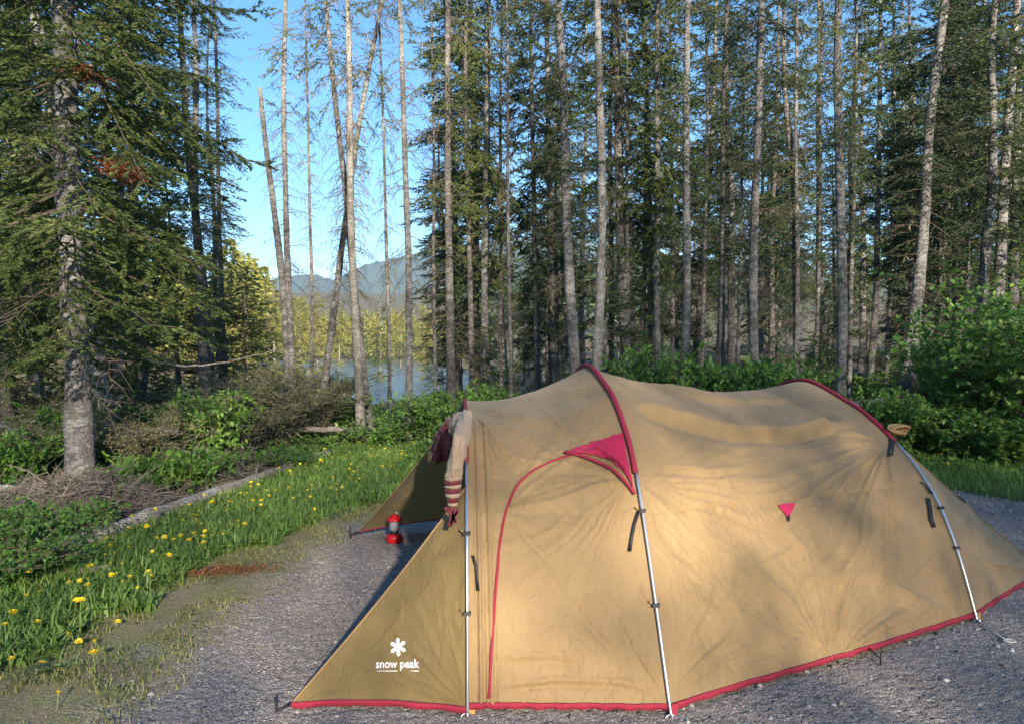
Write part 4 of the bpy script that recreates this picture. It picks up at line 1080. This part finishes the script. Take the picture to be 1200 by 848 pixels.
d = d*np.minimum(1, 10*U*(1-U)) - .03*4*U*(1-U)*np.sin(np.pi*np.clip(Tt/tb_, 0, 1))
PR = PR+nR*d[..., None]; PR[..., 2] = np.maximum(PR[..., 2], .04)
tbuild(gridmesh(PR, 'rear_panel'), 'rear_panel', 'tan'); strip_hem(PR[:, 0])
kk = int(np.argmin(np.abs(ta-tb_))); tbuild(MB().tube(PR[::4, kk]+nR[::4, kk]*.004, .005, 5), 'rear_seam', 'seam')
q = PR[:, kk]; tbuild(MB().tube([q[50]+[0, 0, .012], q[56]+[0, 0, .012]], .009, 6), 'clip', 'black')
MBs = MB(); 
# --- poles, sleeves
def offset_hoop(hp, ks, off):
    c = np.array([cenT[0], cenT[1], .3]); P = hp[ks].copy(); out = []
    mid = hp.mean(0)
    for p in P:
        d = p-np.array([mid[0], mid[1], .45]); d = d/np.linalg.norm(d); out.append(p+d*off)
    return np.array(out)
def sleeve_and_pole(hp, px_end, name, wid, side_shift=None):
    X_, Y_ = proj(hp); h_ = NH//2
    ke = int(np.argmin(np.abs(Y_[:h_]-px_end)))
    far = NH-1-ke
    P = offset_hoop(hp, list(range(ke, far+1)), .010); tbuild(MB().tube(P, wid, 8), 'pole_sleeve', 'red')
    # broad flat collar of the sleeve
    for rg in (range(0, ke+1), range(far, NH)):
        Q = offset_hoop(hp, list(rg), .020); Q[:, 2] = np.maximum(Q[:, 2], .01); tbuild(MB().tube(Q, .0068, 8), 'pole', 'alu')
    return ke
kA = sleeve_and_pole(hA, 545, 'A', .012); kB = sleeve_and_pole(hB, 550, 'B', .0155); kC = sleeve_and_pole(hC, 516, 'C', .0155)
def clip(hp, py, sx=.028):
    k = idx(hp, py); p = offset_hoop(hp, [k], .02)[0]; t = hp[k+1]-hp[k-1]; t /= np.linalg.norm(t)
    tbuild(MB().box(p+np.array([0, -.006, 0]), np.array([sx, 0, 0])*.6, np.array([0, .009, 0]), t*.008), 'clip', 'black', False)
    tbuild(MB().tube([p+np.array([-.012, .0, 0]), p+np.array([-.035, .02, .01])], .005, 5), 'clip_cord', 'seam'); return p
for y in (618, 714): clip(hA, y)
for y in (601, 709): clip(hB, y)
for y in (592, 637): clip(hC, y)
def strap(P, nn, pts, w_=.010, mat='black', name='strap', off=.016):
    pts = [pick(P, nn, x, y, off) for x, y in pts]; b = MB(); n_ = len(pts)
    for k, p in enumerate(pts):
        b.v += [tuple(p+np.array([-w_, 0, 0])), tuple(p+np.array([w_, -.004, 0])), tuple(p+np.array([w_, .003, 0])), tuple(p+np.array([-w_, .004, 0]))]
    for k in range(n_-1):
        for m_ in range(4): m2 = (m_+1) % 4; b.f.append((k*4+m_, k*4+m2, k*4+4+m2, k*4+4+m_))
    b.f += [(0, 3, 2, 1), tuple((n_-1)*4+i for i in range(4))]; tbuild(b, name, mat)
strap(PAB, nAB, [(747, 600), (742, 615), (739, 630), (737, 646)], .0075)
strap(PAB, nAB, [(553, 652), (557, 662), (559, 676), (560, 690)], .007)
strap(PBC, nBC, [(1045, 512), (1044, 522), (1042, 536)], .016)
strap(PBC, nBC, [(1085, 585), (1088, 598), (1089, 608), (1092, 618)], .012)
strap(PBC, nBC, [(1076, 565), (1083, 570), (1090, 580)], .006)
# crimson vent triangle
def tri_patch(P, nn, a, b, c, name, mat, off, bulge=0, n_=14, curve=0):
    mb = MB(); ids = {}
    for i in range(n_+1):
        for j in range(n_+1-i):
            wa, wb = i/n_, j/n_; wc = 1-wa-wb
            x = a[0]*wa+b[0]*wb+c[0]*wc; y = a[1]*wa+b[1]*wb+c[1]*wc
            # lower edge a-c curves outward (up-right)
            k_ = 4*wa*wc*curve; x += k_; y -= k_*.9
            p = pick(P, nn, x, y, off+bulge*27*wa*wb*wc); ids[i, j] = len(mb.v); mb.v.append(tuple(p))
    for i in range(n_):
        for j in range(n_-i):
            mb.f.append((ids[i, j], ids[i+1, j], ids[i, j+1]))
            if j < n_-i-1: mb.f.append((ids[i+1, j], ids[i+1, j+1], ids[i, j+1]))
    return tbuild(mb, name, mat)
tri_patch(PAB, nAB, (660, 531), (729, 508), (743, 578), 'vent_flap', 'magenta', .014, .008, 26, 14)
e1 = onpath(PAB, nAB, [(661, 532), (690, 538), (716, 551), (732, 566), (743, 580)], .02); tbuild(MB().tube(e1, .009, 6), 'vent_piping', 'red')
tri_patch(PBC, nBC, (911, 592), (931, 590), (922, 608), 'pull_tab', 'magenta', .012, .003, 5)
tbuild(MB().tube([pick(PBC, nBC, 922, 605, .015), pick(PBC, nBC, 922, 610, .015)], .006, 6), 'tab_loop', 'black')
tbuild(MB().tube(onpath(PBC, nBC, [(752, 603), (850, 592), (960, 582), (1072, 568)], -.0002, 10), .0032, 5), 'seam', 'seam')
tbuild(MB().tube(onpath(PAB, nAB, [(556, 580), (595, 580)], -.001, 6), .002, 5), 'seam', 'seam')
# feet: orange webbing and ring + peg
for hp, u_ in ((hA, uA), (hB, uB), (hC, uC)):
    p = hp[0]; m_ = 'orange' if hp is hA else ('red' if hp is hB else 'seam')
    b = MB().box(p+np.array([.018, .012, .03]), (.014, 0, 0), (0, .003, 0), (.004, .004, .035)); tbuild(b, 'foot_webbing', m_, False)
    b = MB(); b.tube([p+np.array([.028*math.cos(a), -.02+.012*math.sin(a), .012+.016*math.sin(a)]) for a in np.linspace(0, 6.28, 16)], .003, 5, False); tbuild(b, 'ring', 'steel')
    tbuild(MB().tube([p+np.array([.0, -.03, .04]), p+np.array([.01, .0, -.05])], .004, 6), 'peg', 'steel')
for q, m_ in ((K1, -1), (K2, -1)):
    tbuild(MB().tube([q, q+np.array([-.06, -.05, -.015])], .006, 5), 'peg_loop', 'black'); tbuild(MB().tube([q+np.array([-.06, -.05, .05]), q+np.array([-.05, -.05, -.08])], .005, 5), 'peg', 'black')
g0 = hC[0]; g1 = gr(1183, 752, .02); tbuild(MB().tube([g0+np.array([0, 0, .03]), (g0+g1)/2+np.array([0, 0, .01]), g1], .004, 5), 'guy_line', 'rope')
b = MB(); b.tube([g1+np.array([.03*math.cos(a), .02*math.sin(a), .008]) for a in np.linspace(0, 6.28, 14)], .004, 5, False); tbuild(b, 'guy_loop', 'rope')
pb = PBC[int(300*.56), 0]; tbuild(MB().tube([pb, pb+np.array([.03, -.09, -.03])], .004, 5), 'peg_loop', 'black'); tbuild(MB().tube([pb+np.array([.03, -.09, .03]), pb+np.array([.03, -.08, -.08])], .004, 5), 'peg', 'black')
# rear guy cord coil at arch C
c0 = hC[idx(hC, 513)]+np.array([.07, .02, .04]); b = MB()
for k in range(5):
    b.tube([c0+np.array([.055*math.cos(a)*(1+.1*k), .02*math.sin(a*2+k), .022*math.sin(a)+.006*k]) for a in np.linspace(0, 6.28, 18)], .006, 5, False)
tbuild(b, 'cord_coil', M['seam'])
# rolled-up front door
def lump(P, r, seed, amp, n_=14, tw=3):
    b = MB().tube(P, r, n_); b.v = [tuple(Vector(v)*1) for v in b.v]
    out = []
    for k, v in enumerate(b.v):
        c = Vector(P[min(k//n_, len(P)-1)]); d = Vector(v)-c; a = k % n_; f = 1+amp*noise.fractal((v[0]*22, v[1]*22+seed, v[2]*22), 1, 2, 3)+amp*.6*math.sin(a*tw*2*math.pi/n_+k//n_*.35); out.append(tuple(c+d*f))
    b.v = out; return b
def dense(P, n_):
    P = np.array(P); t = np.linspace(0, len(P)-1, n_); return np.stack([np.interp(t, range(len(P)), P[:, i]) for i in range(3)], -1)
Yr = 3.72
P = dense([at(546, 484, 4.5), at(543, 500, Yr+.2), at(539, 520, Yr), at(534, 545, Yr), at(531, 560, Yr)], 30)
r = np.interp(np.linspace(0, 1, 30), [0, .35, .8, 1], [.026, .040, .036, .036]); rd = tbuild(lump(P, list(r), 5, .28, 20, 5), 'rolled_door', 'cream')
ys_ = [(558, .05, 'cream'), (562, .052, 'maroon'), (567, .05, 'cream'), (571, .047, 'maroon'), (577, .043, 'cream'), (582, .036, 'maroon'), (588, .032, 'cream'), (592, .027, 'maroon'), (598, .02, 'maroon')]
for (a, b_) in zip(ys_[:-1], ys_[1:]):
    x0 = 530+(a[0]-558)*-.02; P = dense([at(530, a[0]-.3, Yr), at(530.5, (a[0]+b_[0])/2, Yr), at(530.3, b_[0]+.3, Yr)], 5)
    tbuild(lump(P, [a[1]*.76, a[1]*.83, a[1]*.85, a[1]*.81, b_[1]*.76], 9, .06), 'striped_sleeve', a[2])
b = MB(); 
for k in range(5): p = at(531+random.gauss(0, 2), 602+random.gauss(0, 2), 3.52); b.tube([p+np.array([-.03+.015*k, 0, .03]), p, p+np.array([.02*math.cos(k), .0, -.04])], .009, 6)
tbuild(b, 'tassel', 'maroon')
tbuild(MB().tube([at(548, 560, 3.95), at(541, 600, 3.95), at(538, 612, 3.95)], .005, 5), 'toggle_cord', 'seam'); tbuild(MB().tube([at(536, 613, 3.94), at(546, 607, 3.94)], .007, 6), 'toggle', 'maroon')
P = dense([at(544, 492, 4.7), at(534, 500, 4.9), at(524, 513, 5.1), at(517, 528, 5.3), at(512, 538, 5.4)], 30)
tbuild(lump(P, list(np.interp(np.linspace(0, 1, 30), [0, .3, .7, 1], [.03, .075, .06, .03])), 15, .5, 22, 5), 'rolled_door', 'maroon')
P = dense([at(548, 487, 4.4), at(540, 493, 4.5), at(533, 500, 4.6), at(530, 508, 4.6)], 20)
tbuild(lump(P, list(np.interp(np.linspace(0, 1, 20), [0, .4, 1], [.03, .05, .02])), 25, .3), 'rolled_door', 'cream')
# --- print on the wing: solve (u, v) for a picture position, then lay letters on the cloth
def wing_uv(px, py): return pick(PW, nW, px, py, .006)
o0 = wing_uv(441, 783); ox = wing_uv(491, 784)-o0; oy = wing_uv(467, 748)-wing_uv(467, 783)
ex = ox/np.linalg.norm(ox); ey = oy-ex*(oy@ex); ey /= np.linalg.norm(ey); en = np.cross(ex, ey); 
if en[1] > 0: en = -en
wl = np.linalg.norm(ox)
def settle(P):       # drop a flat letter vertex onto the cloth
    Q = PW.reshape(-1, 3); d = Q-P; dd = (d@ex)**2+(d@ey)**2; k = np.argmin(dd); return P+en*((Q[k]-P)@en+.004)
def text_mesh(txt, size, width, org, name):
    cu = bpy.data.curves.new('txt', 'FONT'); cu.body = txt; cu.size = 1; cu.resolution_u = 3; cu.offset = .012; cu.extrude = 0
    o = bpy.data.objects.new('txt', cu); col.objects.link(o); dg = bpy.context.evaluated_depsgraph_get(); me = bpy.data.meshes.new_from_object(o.evaluated_get(dg))
    bpy.data.objects.remove(o)
    vs_ = np.array([v.co[:] for v in me.vertices]); x0, x1 = vs_[:, 0].min(), vs_[:, 0].max(); sc = width/(x1-x0)
    for v in me.vertices:
        p = org+ex*((v.co.x-x0)*sc)+ey*(v.co.y*sc*size); v.co = Vector(settle(p))
    return tbuild(me, name, 'white', False)
text_mesh('snow peak', 1.12, wl*1.0, o0+ey*.008, 'lettering')
for (a, b_) in ((.02, .5), (.8, 1.0)):
    lb = MB()
    p0 = settle(o0+ex*wl*a-ey*.005); p1 = settle(o0+ex*wl*b_-ey*.006); lb.tube([p0, (p0+p1)/2, p1], .0022, 4); tbuild(lb, 'underline', 'white')
cl = wing_uv(467, 757); lb = MB()
cl = o0+ex*((cl-o0)@ex)+ey*((cl-o0)@ey)
for k in range(6):
    a = R(90+4+60*k); d = ex*math.cos(a)+ey*math.sin(a); p_ = -ex*math.sin(a)+ey*math.cos(a); i = len(lb.v)
    rr_ = wl*.185
    for (f, w_) in ((.0, .12), (.0, -.12), (.8, -.24), (1, -.15), (1.06, 0), (1, .15), (.8, .24)):
        lb.v.append(tuple(settle(cl+d*rr_*f+p_*rr_*w_)))
    lb.f.append(tuple(range(i, i+7)))
me = lb.mesh('emblem'); tbuild(me, 'emblem', 'white', False)

# ------------------------------------------------------------------ lantern
lp = gr(462, 637); e = empty('lantern', (lp[0], lp[1], .015)); tag(e, 'small red camping lantern with clear globe standing under the tent wing', 'lantern')
MB().lathe([(.0, 0), (.058, 0), (.064, .012), (.064, .05), (.055, .066), (.03, .074), (0, .074)], n=24).build('base', M['lred'], e)
MB().lathe([(.032, .074), (.036, .085), (.03, .10), (0, .10)], n=20).build('collar', M['black'], e)
MB().lathe([(.031, .10), (.04, .115), (.041, .15), (.034, .178)], n=20).build('globe', M['glass'], e)
MB().lathe([(.034, .178), (.058, .182), (.056, .192), (.044, .212), (.02, .226), (.008, .236), (0, .238)], n=24).build('cap', M['lred'], e)
hb = MB().tube([(.05*math.cos(a), 0, .18+.075*math.sin(a)) for a in np.linspace(0, math.pi, 14)], .0018, 5); hb.build('handle', M['steel'], e)
MB().tube([(.055, -.02, .05), (.085, -.035, .05)], .006, 6).build('knob', M['black'], e)

# ------------------------------------------------------------------ haze
HZ = True
if HZ:
    b = MB().box((0, 950, 112), (2300, 0, 0), (0, 1060, 0), (0, 0, 118))
    # bottom a metre below the lowest ground
    hzo = b.build('haze', None, None, False) if False else link('haze', b.mesh('haze'), None, None, False)
    m = bpy.data.materials.new('haze'); m.use_nodes = True; t = m.node_tree; t.nodes.remove(t.nodes['Principled BSDF'])
    pv = t.nodes.new('ShaderNodeVolumePrincipled'); pv.inputs['Density'].default_value = .0003; pv.inputs['Color'].default_value = (.38, .62, 1, 1); pv.inputs['Anisotropy'].default_value = .1
    t.links.new(pv.outputs[0], t.nodes['Material Output'].inputs['Volume']); hzo.data.materials.append(m); tag(hzo, kind='stuff')
print('objects', len(bpy.data.objects))
